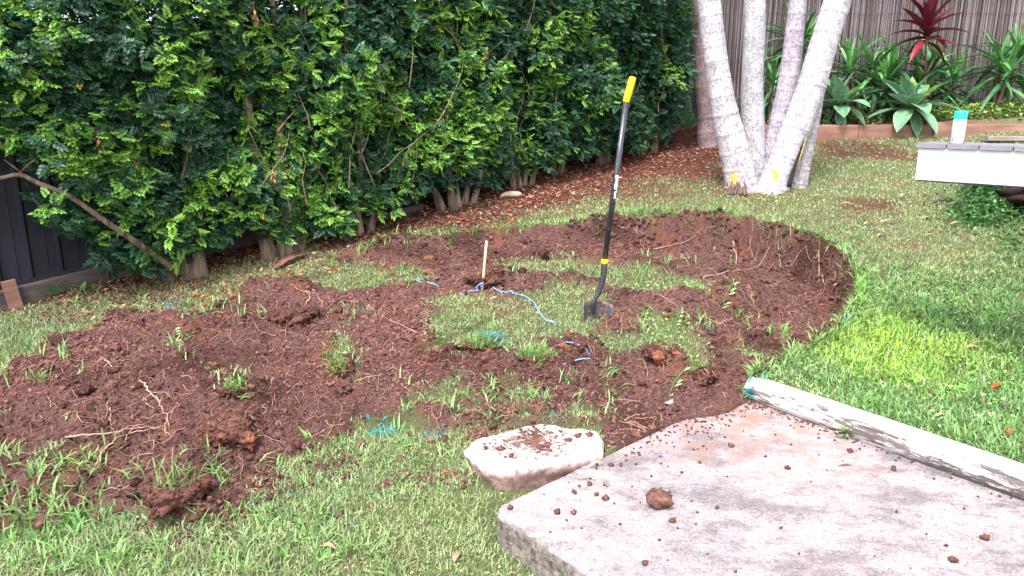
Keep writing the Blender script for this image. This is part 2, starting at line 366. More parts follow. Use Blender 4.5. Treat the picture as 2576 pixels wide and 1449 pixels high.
def build_ground():
    ny, nx = X.shape
    V = np.stack([X.ravel(), Y.ravel(), Z.ravel()], 1)
    idx = np.arange(nx*ny).reshape(ny, nx)
    F = np.stack([idx[:-1, :-1].ravel(), idx[:-1, 1:].ravel(), idx[1:, 1:].ravel(), idx[1:, :-1].ravel()], 1)
    # r: dug soil, g: bare/litter zone by the hedge, b: thin grass
    sl_ = (X-F0.x)*fd.x+(Y-F0.y)*fd.y; wd = .25+.75*sstep(.4, 3.6, sl_)+.7*sstep(3.2, 5.5, sl_)
    lit = sstep(1.5*wd, .7*wd, s_f+.35*vn(X*2, Y*2, 90)*wd)
    lit = np.maximum(lit, .85*worn)
    col = np.stack([soil.ravel(), lit.ravel(), (vn(X*1.3, Y*1.3, 91)*.5+.5).ravel()], 1)
    me = nmesh('ground', V, F, col, True)
    m, n, p = newmat('earth and thatch'); N = n.nodes.new; L = n.links.new
    at_ = N('ShaderNodeAttribute'); at_.attribute_name = 'Col'; sp = N('ShaderNodeSeparateColor'); L(at_.outputs['Color'], sp.inputs[0])
    g = N('ShaderNodeNewGeometry')
    def noise(s, d=6, r=.65):
        z = N('ShaderNodeTexNoise'); z.inputs['Scale'].default_value = s; z.inputs['Detail'].default_value = d; z.inputs['Roughness'].default_value = r
        L(g.outputs['Position'], z.inputs['Vector']); return z.outputs['Fac']
    def ramp(f, stops):
        c = N('ShaderNodeValToRGB'); e = c.color_ramp.elements
        while len(e) < len(stops): e.new(.5)
        for k, (pp, cc) in enumerate(stops): e[k].position = pp; e[k].color = (*cc, 1)
        L(f, c.inputs[0]); return c.outputs[0]
    def mix(f, a, b):
        x = N('ShaderNodeMixRGB'); L(f, x.inputs[0]); L(a, x.inputs[1]); L(b, x.inputs[2]); return x.outputs[0]
    def rng_(f, a, b):
        x = N('ShaderNodeMapRange'); x.inputs['From Min'].default_value = a; x.inputs['From Max'].default_value = b; L(f, x.inputs['Value']); return x.outputs[0]
    so_ = ramp(noise(55, 8), [(.3, (.044, .021, .019)), (.5, (.125, .060, .053)), (.72, (.22, .118, .104))])
    so2 = ramp(noise(30, 6), [(.3, (.13, .05, .03)), (.7, (.24, .10, .06))])
    so3 = ramp(noise(60, 8), [(.3, (.03, .014, .012)), (.7, (.10, .046, .038))]); so_ = mix(rng_(noise(1.7, 4), .50, .62), so_, so3); soilc = mix(rng_(noise(3.2, 5), .56, .66), so_, so2)
    th = ramp(noise(90, 6), [(.3, (.06, .085, .028)), (.55, (.14, .16, .07)), (.8, (.27, .24, .14))])
    th2 = ramp(noise(70, 6), [(.3, (.09, .045, .03)), (.6, (.2, .11, .08)), (.8, (.3, .2, .15))])
    thatch = mix(rng_(noise(2.1, 5), .52, .70), th, th2)
    li = ramp(noise(60, 6), [(.3, (.05, .02, .016)), (.6, (.13, .055, .04)), (.8, (.24, .12, .09))])
    c1 = mix(sp.outputs[1], thatch, li); c2 = mix(sp.outputs[0], c1, soilc)
    L(c2, p.inputs['Base Color']); p.inputs['Roughness'].default_value = .95; p.inputs['Specular IOR Level'].default_value = .15
    b = N('ShaderNodeBump'); b.inputs['Strength'].default_value = 1; b.inputs['Distance'].default_value = .02; L(noise(85, 8, .75), b.inputs['Height'])
    b2 = N('ShaderNodeBump'); b2.inputs['Strength'].default_value = .6; b2.inputs['Distance'].default_value = .004; L(noise(240, 4, .7), b2.inputs['Height']); L(b.outputs[0], b2.inputs['Normal'])
    L(b2.outputs[0], p.inputs['Normal'])
    tag(link('ground', me, m), 'sloping lawn with a round patch of dug red brown soil', kind='structure')
build_ground()

# ------------------------------------------------------------------ slab
def build_slab():
    P = [Vector((x, y, 0)) for x, y in slab_poly]
    # rounded top edge, a worn near corner, rough broken side
    pts = []; n = len(P)
    for i in range(n):
        a, b = P[i], P[(i+1) % n]; k = max(2, int((b-a).length/.03))
        for j in range(k): pts.append(a.lerp(b, j/k))
    cx = sum((p.x for p in pts))/len(pts); cy = sum((p.y for p in pts))/len(pts)
    sm = []
    for i in range(len(pts)):
        q = Vector((0, 0, 0)); 
        for d in (-2, -1, 0, 1, 2): q += pts[(i+d) % len(pts)]
        sm.append(q/5)
    V = []; F = []; m = len(sm)
    rings = [(-.05, 0), (-.012, -.001), (-.003, -.007), (0, -.018), (.002, -.05), (-.002, -.09), (0, -.16)]
    for k, (o, z) in enumerate(rings):
        for i, p in enumerate(sm):
            t = (sm[(i+1) % m]-sm[i-1]).normalized(); nn = Vector((t.y, -t.x, 0))
            if (p+nn*.1-Vector((cx, cy, 0))).length < (p-Vector((cx, cy, 0))).length: nn = -nn
            j = float(vn(p.x*14, p.y*14, k))*(.006 if k > 1 else .003)+(float(vn(p.x*40, p.y*40+z*40, k+9))*.005 if k > 2 else 0)
            V.append((p.x+nn.x*(o+j), p.y+nn.y*(o+j), z))
    for k in range(len(rings)-1):
        for i in range(m): F.append((k*m+i, k*m+(i+1) % m, (k+1)*m+(i+1) % m, (k+1)*m+i))
    F.append(tuple(range(m)))
    me = bpy.data.meshes.new('concrete_slab'); me.from_pydata(V, [], F); me.update()
    mt, nn_, p = newmat('weathered concrete'); N = nn_.nodes.new; L = nn_.links.new
    tc = N('ShaderNodeNewGeometry')
    def noise(s, d=6, r=.65, st=None, rot=0):
        z = N('ShaderNodeTexNoise'); z.inputs['Scale'].default_value = s; z.inputs['Detail'].default_value = d; z.inputs['Roughness'].default_value = r
        if st:
            mp = N('ShaderNodeMapping'); mp.inputs['Scale'].default_value = st; mp.inputs['Rotation'].default_value = (0, 0, rot); L(tc.outputs['Position'], mp.inputs['Vector']); L(mp.outputs[0], z.inputs['Vector'])
        else: L(tc.outputs['Position'], z.inputs['Vector'])
        return z.outputs['Fac']
    def ramp(f, stops):
        c = N('ShaderNodeValToRGB'); e = c.color_ramp.elements
        while len(e) < len(stops): e.new(.5)
        for k, (pp, cc) in enumerate(stops): e[k].position = pp; e[k].color = (*cc, 1)
        L(f, c.inputs[0]); return c.outputs[0]
    a = ramp(noise(110, 5, .85), [(.34, (.16, .138, .145)), (.46, (.33, .292, .297)), (.62, (.48, .43, .435))])
    st = ramp(noise(2.6, 10, .8, (1, 1.7, 1), R(25)), [(.44, (1, 1, 1)), (.51, (.80, .81, .83)), (.58, (.45, .46, .49))])
    st3 = ramp(noise(24, 9, .85), [(.40, (.62, .60, .61)), (.48, (.96, .95, .95)), (.6, (1.08, 1.06, 1.06))])
    st2 = ramp(noise(1.1, 4, .6), [(.35, (.84, .85, .88)), (.6, (1.04, 1.0, .98))])
    sp = ramp(noise(60, 8, .85), [(.36, (.38, .36, .37)), (.45, (1, 1, 1))])
    def mul(x, y, f=1):
        q = N('ShaderNodeMixRGB'); q.blend_type = 'MULTIPLY'; q.inputs[0].default_value = f; L(x, q.inputs[1]); L(y, q.inputs[2]); return q.outputs[0]
    col = mul(mul(mul(mul(a, st, .85), st2), sp, .8), st3, .9)
    # soil stain near the back edge
    sepx = N('ShaderNodeVectorMath'); sepx.operation = 'DISTANCE'; L(tc.outputs['Position'], sepx.inputs[0]); sepx.inputs[1].default_value = (S3.x-.12, S3.y-.12, 0)
    mr = N('ShaderNodeMapRange'); mr.inputs['From Min'].default_value = 1.0; mr.inputs['From Max'].default_value = .2; L(sepx.outputs['Value'], mr.inputs['Value'])
    ml = N('ShaderNodeMath'); ml.operation = 'MULTIPLY'; L(mr.outputs[0], ml.inputs[0])
    r2 = ramp(noise(9, 8, .7), [(.42, (0, 0, 0)), (.62, (1, 1, 1))]); L(r2, ml.inputs[1])
    mx = N('ShaderNodeMixRGB'); L(ml.outputs[0], mx.inputs[0]); L(col, mx.inputs[1]); mx.inputs[2].default_value = (.30, .16, .12, 1)
    # dark mould on the broken side faces
    sz = N('ShaderNodeSeparateXYZ'); L(tc.outputs['Position'], sz.inputs[0])
    m3 = N('ShaderNodeMapRange'); m3.inputs['From Min'].default_value = -.008; m3.inputs['From Max'].default_value = -.03; L(sz.outputs['Z'], m3.inputs['Value'])
    side_c = ramp(noise(38, 8, .75), [(.38, (.05, .045, .04)), (.5, (.17, .145, .13)), (.66, (.33, .28, .26))])
    m4 = N('ShaderNodeMixRGB'); L(m3.outputs[0], m4.inputs[0]); L(mx.outputs[0], m4.inputs[1]); L(side_c, m4.inputs[2])
    L(m4.outputs[0], p.inputs['Base Color']); p.inputs['Roughness'].default_value = .92; p.inputs['Specular IOR Level'].default_value = .2
    b = N('ShaderNodeBump'); b.inputs['Strength'].default_value = .9; b.inputs['Distance'].default_value = .006; L(noise(110, 7, .85), b.inputs['Height']); L(b.outputs[0], p.inputs['Normal'])
    tag(link('concrete_slab', me, mt), 'pale weathered concrete slab in the right foreground', kind='structure')
build_slab()

# ------------------------------------------------------------------ log
def build_log():
    r = .07; A = L1+nL*.045+dL*(-.02); LEN = 3.4
    ang = math.atan2(dL.y, dL.x)
    root = empty('log_edging', (A.x, A.y, .045), ang)
    tag(root, 'weathered white painted log edging the slab, its sawn end sprayed turquoise', 'log')
    n, m = 56, 380; V = []; F = []
    u = np.linspace(0, LEN, m); a = np.linspace(0, 2*np.pi, n, endpoint=False)
    U, An = np.meshgrid(u, a, indexing='ij')
    rr = r*(1+.03*np.sin(U*2.1)+.02*vn(U*3, An*0, 5))+.0015*vn(U*3, np.cos(An)*14+An*2, 6)+.0012*vn(U*6, np.sin(An)*25+5, 7)
    def crack(u0, u1, a0, w, dep, s):
        c = a0+.10*vn(U*2.2, U*0, s)+.03*vn(U*14, U*0, s+1); q = np.exp(-((An-c)/w)**2)
        return dep*q*sstep(u0, u0+.15, U)*sstep(u1, u1-.2, U)
    rr -= crack(.75, 2.7, 4.55-3.14+.35, .035, .02, 11)+crack(.1, 1.2, 2.1, .05, .012, 13)+crack(1.6, 3.3, 1.0, .03, .008, 15)+crack(.2, 3.2, 2.75, .06, .008, 17)
    Vv = np.stack([U, rr*np.cos(An), rr*np.sin(An)], -1).reshape(-1, 3)
    idx = np.arange(n*m).reshape(m, n)
    F = np.stack([idx[:-1].ravel(), np.roll(idx, -1, 1)[:-1].ravel(), np.roll(idx, -1, 1)[1:].ravel(), idx[1:].ravel()], 1)
    # camera side of the log is local -Y: a is measured from +Y(local), so -Y = pi
    mt, nn_, p = newmat('peeling white paint'); N = nn_.nodes.new; L = nn_.links.new
    tc = N('ShaderNodeTexCoord')
    def noise(s, d, rgh, st):
        z = N('ShaderNodeTexNoise'); z.inputs['Scale'].default_value = s; z.inputs['Detail'].default_value = d; z.inputs['Roughness'].default_value = rgh
        mp = N('ShaderNodeMapping'); mp.inputs['Scale'].default_value = st; L(tc.outputs['Object'], mp.inputs['Vector']); L(mp.outputs[0], z.inputs['Vector']); return z.outputs['Fac']
    def ramp(f, stops):
        c = N('ShaderNodeValToRGB'); e = c.color_ramp.elements
        while len(e) < len(stops): e.new(.5)
        for k, (pp, cc) in enumerate(stops): e[k].position = pp; e[k].color = (*cc, 1)
        L(f, c.inputs[0]); return c.outputs[0]
    white = ramp(noise(16, 6, .7, (.3, 1, 1)), [(.35, (.40, .365, .37)), (.58, (.58, .55, .555))])
    wood = ramp(noise(40, 6, .7, (.1, 1, 1)), [(.3, (.04, .035, .035)), (.7, (.16, .13, .125))])
    f = noise(13, 9, .8, (.16, 1, 1))
    # more paint lost low on the slab side
    sx = N('ShaderNodeSeparateXYZ'); L(tc.outputs['Object'], sx.inputs[0])
    mr = N('ShaderNodeMapRange'); mr.inputs['From Min'].default_value = .06; mr.inputs['From Max'].default_value = -.045; mr.inputs['To Min'].default_value = .015; mr.inputs['To Max'].default_value = .14; L(sx.outputs['Z'], mr.inputs['Value'])
    ad = N('ShaderNodeMath'); L(f, ad.inputs[0]); L(mr.outputs[0], ad.inputs[1])
    f2 = N('ShaderNodeMapRange'); f2.inputs['From Min'].default_value = .58; f2.inputs['From Max'].default_value = .615; L(ad.outputs[0], f2.inputs['Value'])
    mx = N('ShaderNodeMixRGB'); L(f2.outputs[0], mx.inputs[0]); L(white, mx.inputs[1]); L(wood, mx.inputs[2])
    at_ = N('ShaderNodeAttribute'); at_.attribute_name = 'Col'
    m2 = N('ShaderNodeMixRGB'); m2.blend_type = 'MULTIPLY'; m2.inputs[0].default_value = 1; L(mx.outputs[0], m2.inputs[1]); L(at_.outputs['Color'], m2.inputs[2])
    L(m2.outputs[0], p.inputs['Base Color']); p.inputs['Roughness'].default_value = .75
    b = N('ShaderNodeBump'); b.inputs['Strength'].default_value = .6; b.inputs['Distance'].default_value = .004; L(f, b.inputs['Height']); L(b.outputs[0], p.inputs['Normal'])
    dk = np.ones((n*m, 3))
    Uf = U.ravel(); q = sstep(.055, .02, Uf+.06*vn(Uf*30+4, An.ravel()*3, 3))[:, None]
    dk = dk*(1-q)+q*np.array([.12, .62, .85])
    link('log_trunk', nmesh('log_trunk', Vv, F, dk, True), mt, root)
    # sawn end
    mb = MB(); k = n
    ring = [(0, rr[0, i]*math.cos(a[i]), rr[0, i]*math.sin(a[i])) for i in range(n)]
    inner = [(.004+.004*random.random(), x*.5, y*.5) for _, x, y in ring]
    mb.add(ring+inner+[(.003, 0, 0)], [(i, i+n, (i+1) % n+n, (i+1) % n) for i in range(n)]+[(i+n, 2*n, (i+1) % n+n) for i in range(n)])
    mb.build('sawn_end', pm('painted end grain', (.035, .03, .03), (.14, .22, .27), 25, .9, .6, lo=.4, hi=.75), root, loc=(.001, 0, 0))
build_log()

# ------------------------------------------------------------------ boundary fence on the left
def build_fence():
    root = empty('steel_fence', (F0.x, F0.y, F0.z))
    root.rotation_euler = (0, 0, math.atan2(fd.y, fd.x))
    tag(root, 'dark navy ribbed metal fence behind the clipped hedge', 'fence')
    PW = 2.35; s = -4.0; ends = FLEN+1.3; SL = .156*fd.y+.04*fd.x; zz = float(base(F0.x, F0.y))-F0.z+.15
    def shear(o):
        me = o.data
        for v in me.vertices: v.co.z += zz+SL*v.co.x
        me.update(); return o
    while s < ends:
        e = min(s+PW, ends); prof = []; x = s+.03
        while x < e-.04:
            prof += [(x, 0), (x+.045, 0), (x+.05, .004), (x+.055, 0), (x+.10, 0), (x+.115, .024), (x+.13, .024), (x+.145, 0)]
            x += .19
        prof.append((e-.03, 0)); prof = [q for q in prof if q[0] <= e-.03]
        n = len(prof)
        V = [(a, -b+.001, 0) for a, b in prof]+[(a, -b+.001, 1.62) for a, b in prof]+[(a, -b-.004, 0) for a, b in prof]+[(a, -b-.004, 1.62) for a, b in prof]
        F = [(i, i+1, n+i+1, n+i) for i in range(n-1)]+[(2*n+i+1, 2*n+i, 3*n+i, 3*n+i+1) for i in range(n-1)]
        mb = MB(); mb.add(V, F); shear(mb.build('fence_sheet', M_fence, root))
        for zc in (1.645, -.012):
            mb = MB(); mb.box(((s+e)/2, 0, zc), (e-s-.06, .05, .045 if zc > 1 else .03)); shear(mb.build('rail', M_fence, root))
        mb = MB(); mb.box((s, 0, .75), (.055, .06, 1.9)); shear(mb.build('fence_post', M_fence, root))
        mb = MB(); mb.box(((s+e)/2, -.04, -.13), (e-s-.012, .07, .20), bev=.008); shear(mb.build('plinth_sleeper', M_plinth, root))
        mb = MB(); mb.box(((s+e)/2, -.043, -.335), (e-s-.012, .08, .2), bev=.008); shear(mb.build('plinth_sleeper', M_plinth, root))
        s = e
    # short timber cleat holding the plinth at the left
    sc_ = ((atB(28, 770)-F0).dot(fd))
    mb = MB(); mb.box((0, 0, 0), (.085, .04, .36), bev=.006)
    o = mb.build('cleat', M_timber, root, loc=(sc_+.02, -.10, .02)); o.rotation_euler = (0, -.12, 0)
build_fence()

# ------------------------------------------------------------------ hedge
# underside outline of the foliage: pixels -> (s, z) on a vertical plane 0.6 m in front of the fence
def onplane(px, py, off):
    d = Vector(ray(px, py)); o = fpt(0, off); t = (o.x*fn.x+o.y*fn.y)/(d.x*fn.x+d.y*fn.y)
    p = Vector((0, 0, CAMZ))+d*t; return (Vector((p.x, p.y, 0))-Vector((F0.x, F0.y, 0))).dot(fd), p.z
und_px = [(-400, 330), (-100, 360), (0, 372), (90, 395), (130, 560), (230, 615), (270, 665), (420, 690), (520, 655), (570, 590), (640, 555), (670, 600), (760, 590), (800, 575), (850, 590), (900, 555), (980, 520), (1050, 480), (1090, 455), (1200, 480), (1300, 440), (1420, 405), (1530, 375), (1600, 372), (1690, 352), (1800, 300)]
und = sorted(onplane(x, y, .62) for x, y in und_px)
us = np.array([a for a, b in und]); uz = np.array([b for a, b in und])-.01
SMAX = onplane(1712, 200, .45)[0]
pin_leaf_V = []; pin_leaf_F = []
def leaflet(cx, cy, ang, L_, W, drop):
    b = len(pin_leaf_V); ca, sa = math.cos(ang), math.sin(ang)
    for (a, s_, h) in ((0, 0, 0), (.45, .56, .12), (1, 0, -.10), (.45, -.56, .12)):
        x = a*L_; y = s_*W; pin_leaf_V.append((cx+x*ca-y*sa, cy+x*sa+y*ca, h*L_-drop*(cx+x*ca)))
    pin_leaf_F.extend([(b, b+2, b+1), (b, b+3, b+2)])
for i, t in enumerate((.03, .055, .08)):
    leaflet(t*.85, .002, 1.0-.12*i, .036, .024, .45); leaflet(t*.85+.007, -.002, -1.0+.12*i, .036, .024, .45)
leaflet(.085, 0, 0, .040, .026, .45)
PV = np.array(pin_leaf_V); PF = np.array(pin_leaf_F)
def nrm(a): return a/np.maximum(np.linalg.norm(a, axis=-1, keepdims=True), 1e-9)
FN = np.array(fn); FD = np.array(fd); UP = np.array((0, 0, 1.))
shrub_px = [(465, 695), (715, 642), (905, 590), (1150, 520), (1310, 470), (1402, 440), (1522, 410), (1625, 385)]
shr_s = []
for px, py in shrub_px:
    p = atB(px, py); shr_s.append((p-F0).dot(fd))
print('shrub s', [round(s, 2) for s in shr_s], 'SMAX', round(SMAX, 2), 'FLEN', round(FLEN, 2))
shr_s = [shr_s[0]-1.9]+shr_s
shrub_labels = ['hedge shrub at the left edge whose trunk stands out of view beside the dark fence',
    'wide glossy hedge shrub above the low bare branch, its trunk leftmost at the soil edge',
    'hedge shrub with a thick fluted pale trunk right of the dried brown leaf sprig',
    'lime tipped hedge shrub on three short slanting stems beside the fluted trunk',
    'hedge shrub on a cluster of upright stems level with the stake, brown litter beneath',
    'dark leaved hedge shrub on slim crowded stems, behind the pale stick in the litter',
    'narrow dark hedge shrub with a leaning stem, just left of the shovel shaft',
    'dark hedge shrub with a forked smooth trunk directly behind the shovel shaft',
    'last dark shrub of the hedge, next to the ferns and the bare fence']
def build_hedge():
    N = 14500
    lo, hi = shr_s[0]-.6, SMAX
    s = rng.uniform(lo, hi, N)
    zt = 3.1; zb = np.interp(s, us, uz)
    # far part of the hedge shows smaller: thin it slightly
    v = rng.uniform(0, 1, N); z = zb+(zt+.25*vn(s*1.3, s*0, 4)-zb)*v
    # front surface of the hedge
    bulge = .76+.16*vn(s*1.7, z*1.7, 5)+.10*vn(s*4, z*4, 6)+.06*vn(s*9, z*9, 7)
    low = sstep(0, .5, z-zb); bulge = bulge-.17*(1-low)
    layer = rng.uniform(0, 1, N)**1.7
    off = bulge-layer*.42
    deep = rng.uniform(0, 1, N) < .16; layer = np.where(deep, 1, layer); off = np.where(deep, rng.uniform(.02, .36, N), off)
    endf = sstep(SMAX, SMAX-.4, s); off = off*(.35+.65*endf)
    young = np.clip(.75*(1-layer*2.2), 0, 1)*sstep(-.15, .25, vn(s*2.4, z*2.8, 8)+.55*vn(s*6, z*7, 9)+.42*(1-sstep(2.6, 4.4, s))+.05-.34*sstep(3.4, 5.0, s))
    young = np.where(z-zb < .12, young*.4, young)
    isy = rng.uniform(0, 1, N) < young
    k = 6
    P0 = np.array(fpt(0))[None, :]+s[:, None]*FD+off[:, None]*FN+z[:, None]*UP
    ax = nrm(FN*.75+UP*.45+rng.normal(0, .45, (N, 3)))
    P = np.repeat(P0, k, 0); A = np.repeat(ax, k, 0); M = N*k
    rad = rng.normal(0, 1, (M, 3)); rad = nrm(rad-A*(rad*A).sum(1, keepdims=True))
    D = nrm(A*rng.uniform(.2, .9, (M, 1))+rad*np.array([1, 1, .55])*.85-UP*.05)
    ysel = np.repeat(isy, k)[:, None]
    Nn = nrm(UP*np.where(ysel, rng.uniform(.7, 1.2, (M, 1)), rng.uniform(.2, 1.0, (M, 1)))+FN*np.where(ysel, rng.uniform(.2, .7, (M, 1)), rng.uniform(.35, 1.2, (M, 1)))+rng.normal(0, .38, (M, 3)))
    Nn = nrm(Nn-D*(Nn*D).sum(1, keepdims=True))
    T = np.cross(Nn, D)
    P = P+A*rng.uniform(-.05, .09, (M, 1))
    sc_ = rng.uniform(.55, 1.02, M)*np.repeat(np.where(s > 4.2, .84, .97), k)
    Yg = np.repeat(isy, k)
    V = P[:, None, :]+(PV[None, :, 0, None]*D[:, None, :]+PV[None, :, 1, None]*T[:, None, :]+PV[None, :, 2, None]*Nn[:, None, :])*sc_[:, None, None]
    dark = np.array([.013, .050, .032]); mid = np.array([.045, .145, .042]); lime = np.array([.21, .42, .06])
    r = rng.uniform(0, 1, (M, 1)); sh = np.repeat(rng.uniform(0, 1, (N, 1)), k, 0)
    cd = dark*(.7+.6*r)+(mid-dark)*(sh**1.4)*.9
    cy = mid+(lime-mid)*(.45+.55*sh)*(.8+.4*r)
    col = np.where(Yg[:, None], cy, cd)
    yel = rng.uniform(0, 1, M) < .002; col[yel] = (.5, .36, .06)
    col = np.repeat(col, len(PV), 0)
    own = np.argmin(np.abs(np.repeat(s, k)[:, None]+.25*vn(np.repeat(z, k)*2, np.repeat(s, k)*0, 3)[:, None]-np.array(shr_s)[None, :]), 1)
    gp_ = [onplane(a_, b_, .62) for a_, b_ in ((-140, 385), (0, 385), (90, 405), (190, 452), (240, 520), (330, 596), (300, 606), (235, 560), (180, 530), (120, 485), (40, 492), (20, 540), (-140, 600))]
    cut = inpoly(s, z, gp_) & (rng.uniform(0, 1, N) < .93)
    # sprigs in front of the bare limb are mostly missing too
    lm = [onplane(a_, b_, .66) for a_, b_ in ((0, 446), (50, 440), (100, 462), (165, 488), (215, 520), (270, 560), (330, 600))]
    dl = dpoly(s, z, lm, False); cut |= (dl < .05) & (off > .55)
    cut = np.repeat(cut, k)
    inv = (np.abs(P[:, 0])/(P[:, 1]*cP-(P[:, 2]-CAMZ)*sP) < .80) & ((P[:, 2]-CAMZ)/P[:, 1] < .30)
    for i, ss in enumerate(shr_s):
        g = fpt(ss, .42) if i == 0 else atB(*shrub_px[i-1]); g.z = H(g.x, g.y)-.02
        root = empty('hedge_shrub', g); tag(root, shrub_labels[i], 'shrub', 'shrubs of the clipped hedge')
        root.location = g
        sel = np.where((own == i) & inv & ~cut)[0]
        if len(sel) == 0: continue
        Vi = V[sel].reshape(-1, 3)-np.array(g)
        nb = len(PV); idx = (np.arange(len(sel))*nb)[:, None, None]+PF[None]
        ci = col.reshape(-1, nb, 3)[sel].reshape(-1, 3)
        me = nmesh('foliage', Vi, idx.reshape(-1, 3), ci)
        tag(link('foliage', me, M_hedge, root), kind='stuff')
        # stems
        rr = random.Random(i*11+3)
        ns = [2, 3, 3, 3, 5, 4, 2, 2, 2][i]; wid = [.09, .10, .13, .12, .18, .12, .06, .08, .1][i]; rad0 = [.05, .048, .042, .028, .026, .022, .024, .036, .028][i]
        hdir = Vector(fd)
        for j in range(ns):
            o = hdir*((j-(ns-1)/2)*wid/max(1, ns-1)*1.6)+Vector(fn)*rr.uniform(-.05, .05)
            lean = hdir*((j-(ns-1)/2)*.22+rr.uniform(-.08, .08))+Vector(fn)*rr.uniform(-.12, .12)
            pts = [o+Vector((0, 0, -.05))]; q = o.copy(); zz = 0
            for t in range(9):
                zz += .3; q = q+lean*.3+Vector((rr.uniform(-.04, .04), rr.uniform(-.04, .04), .3)); pts.append(q.copy())
                lean = lean*.8+hdir*rr.uniform(-.06, .06)+Vector(fn)*rr.uniform(-.05, .05)
            pp = spline(pts, 3); rd = [rad0*(1.35 if t == 0 else 1.1 if t < 2 else 1)*(1-.75*t/len(pp))*(1+.08*math.sin(t*1.7)) for t in range(len(pp))]
            V_, F_ = tube(pp, rd, 18)
            V2 = []
            for vi, v in enumerate(V_):
                ri, ai = divmod(vi, 18); c_ = pp[min(ri, len(pp)-1)]; a_ = ai/18*6.283
                fl = 1+.16*math.sin(a_*4+j+ri*.12)+.09*math.sin(a_*9+ri*.3)+rr.uniform(-.05, .05)+(.35*math.exp(-ri*.5))
                V2.append(c_+(v-c_)*fl)
            V_ = V2
            mb = MB(); mb.add(V_, F_)
            mb.build('trunk', M_bark, root, True)
        mb = MB()
        for j in range(18):     # thin limbs reaching to the surface
            zz = rr.uniform(.3, 2.4); a = Vector(fd)*rr.uniform(-.45, .45)+Vector((0, 0, zz))+Vector(fn)*rr.uniform(.05, .30)
            dr = Vector(fd)*rr.uniform(-.7, .7)+Vector(fn)*rr.uniform(-.04, .10)+Vector((0, 0, rr.uniform(.5, 1)))
            pts = [a]; 
            for t in range(4): a = a+dr*.16+Vector((rr.uniform(-.045, .045), rr.uniform(-.045, .045), rr.uniform(-.03, .03))); pts.append(a)
            mb.tube(spline(pts, 2), [max(.0018, .0065*(1-t/9)) for t in range(9)], 5)
        tag(mb.build('twigs', M_twig, root, True), kind='stuff')
        if i == 1:               # the low bare limb reaching left over the fence
            Q = lambda px, py, Yo: Vector(onp3(px, py, Yo))-g
            pts = [Q(455, 690, .5), Q(400, 650, .62), Q(330, 600, .68), Q(270, 560, .7), Q(215, 520, .7), Q(165, 488, .68), Q(100, 462, .66), Q(50, 440, .64), Q(0, 448, .6), Q(-90, 460, .58)]
            mb = MB(); mb.tube(spline(pts, 4), [.023-.013*t/40 for t in range(37)], 10); limb = mb.build('low_limb', M_bark, root, True)
            mb = MB(); mb.tube(spline([Q(60, 440, .64), Q(35, 420, .66), Q(10, 402, .68)], 4), [.008, .007, .007, .006, .006, .005, .004, .003, .002], 7); mb.tube(spline([Q(45, 440, .64), Q(70, 415, .64), Q(92, 398, .66)], 4), [.005]*9, 6); mb.build('side_twig', M_bark, limb, True)
            mb = MB(); mb.tube(spline([Q(165, 390, .6), Q(120, 385, .68), Q(80, 345, .66)], 4), [.016-.001*t for t in range(9)], 8); mb.build('side_twig', M_bark, limb, True)
            mb = MB(); mb.tube(spline([Q(455, 460, .7), Q(470, 400, .74), Q(478, 340, .76), Q(490, 300, .7)], 4), [.012-.0006*t for t in range(13)], 8); mb.build('side_twig', M_bark, limb, True)
def onp3(px, py, off):
    d = Vector(ray(px, py)); o = fpt(0, off); t = (o.x*fn.x+o.y*fn.y)/(d.x*fn.x+d.y*fn.y)
    return Vector((0, 0, CAMZ))+d*t
build_hedge()
def sprig(px, py, label):     # dried brown sprigs hanging in the hedge
    p = onp3(px, py, .86); mb = MB()
    for j in range(8):
        a = random.uniform(0, 6.28); o = Vector((math.cos(a)*.012, math.sin(a)*.012, -.014*j+.05)); L_ = .045
        d = Vector((math.cos(a)*.5, math.sin(a)*.5, -1)).normalized(); t = d.cross(Vector((0, 0, 1))).normalized()
        mb.add([o, o+d*L_*.5+t*.01, o+d*L_, o+d*L_*.5-t*.01, o+d*L_*.5+Vector((0, 0, .005))], [(0, 4, 1), (1, 4, 2), (2, 4, 3), (3, 4, 0)], (.42+.1*random.random(), .2, .1))
    mb.tube([(0, 0, .08), (0, 0, -.06)], .0015, 4, col=(.3, .16, .1))
    tag(mb.build('dead_sprig', M_litter, loc=p), label, 'dry leaves')
sprig(688, 440, 'dried brown leaf sprig hanging in the hedge above the fluted trunk')
sprig(249, 362, 'small dried brown leaf sprig in the hedge above the bare branch')
sprig(640, 32, 'dried brown leaf sprig high in the hedge near the top of the view')

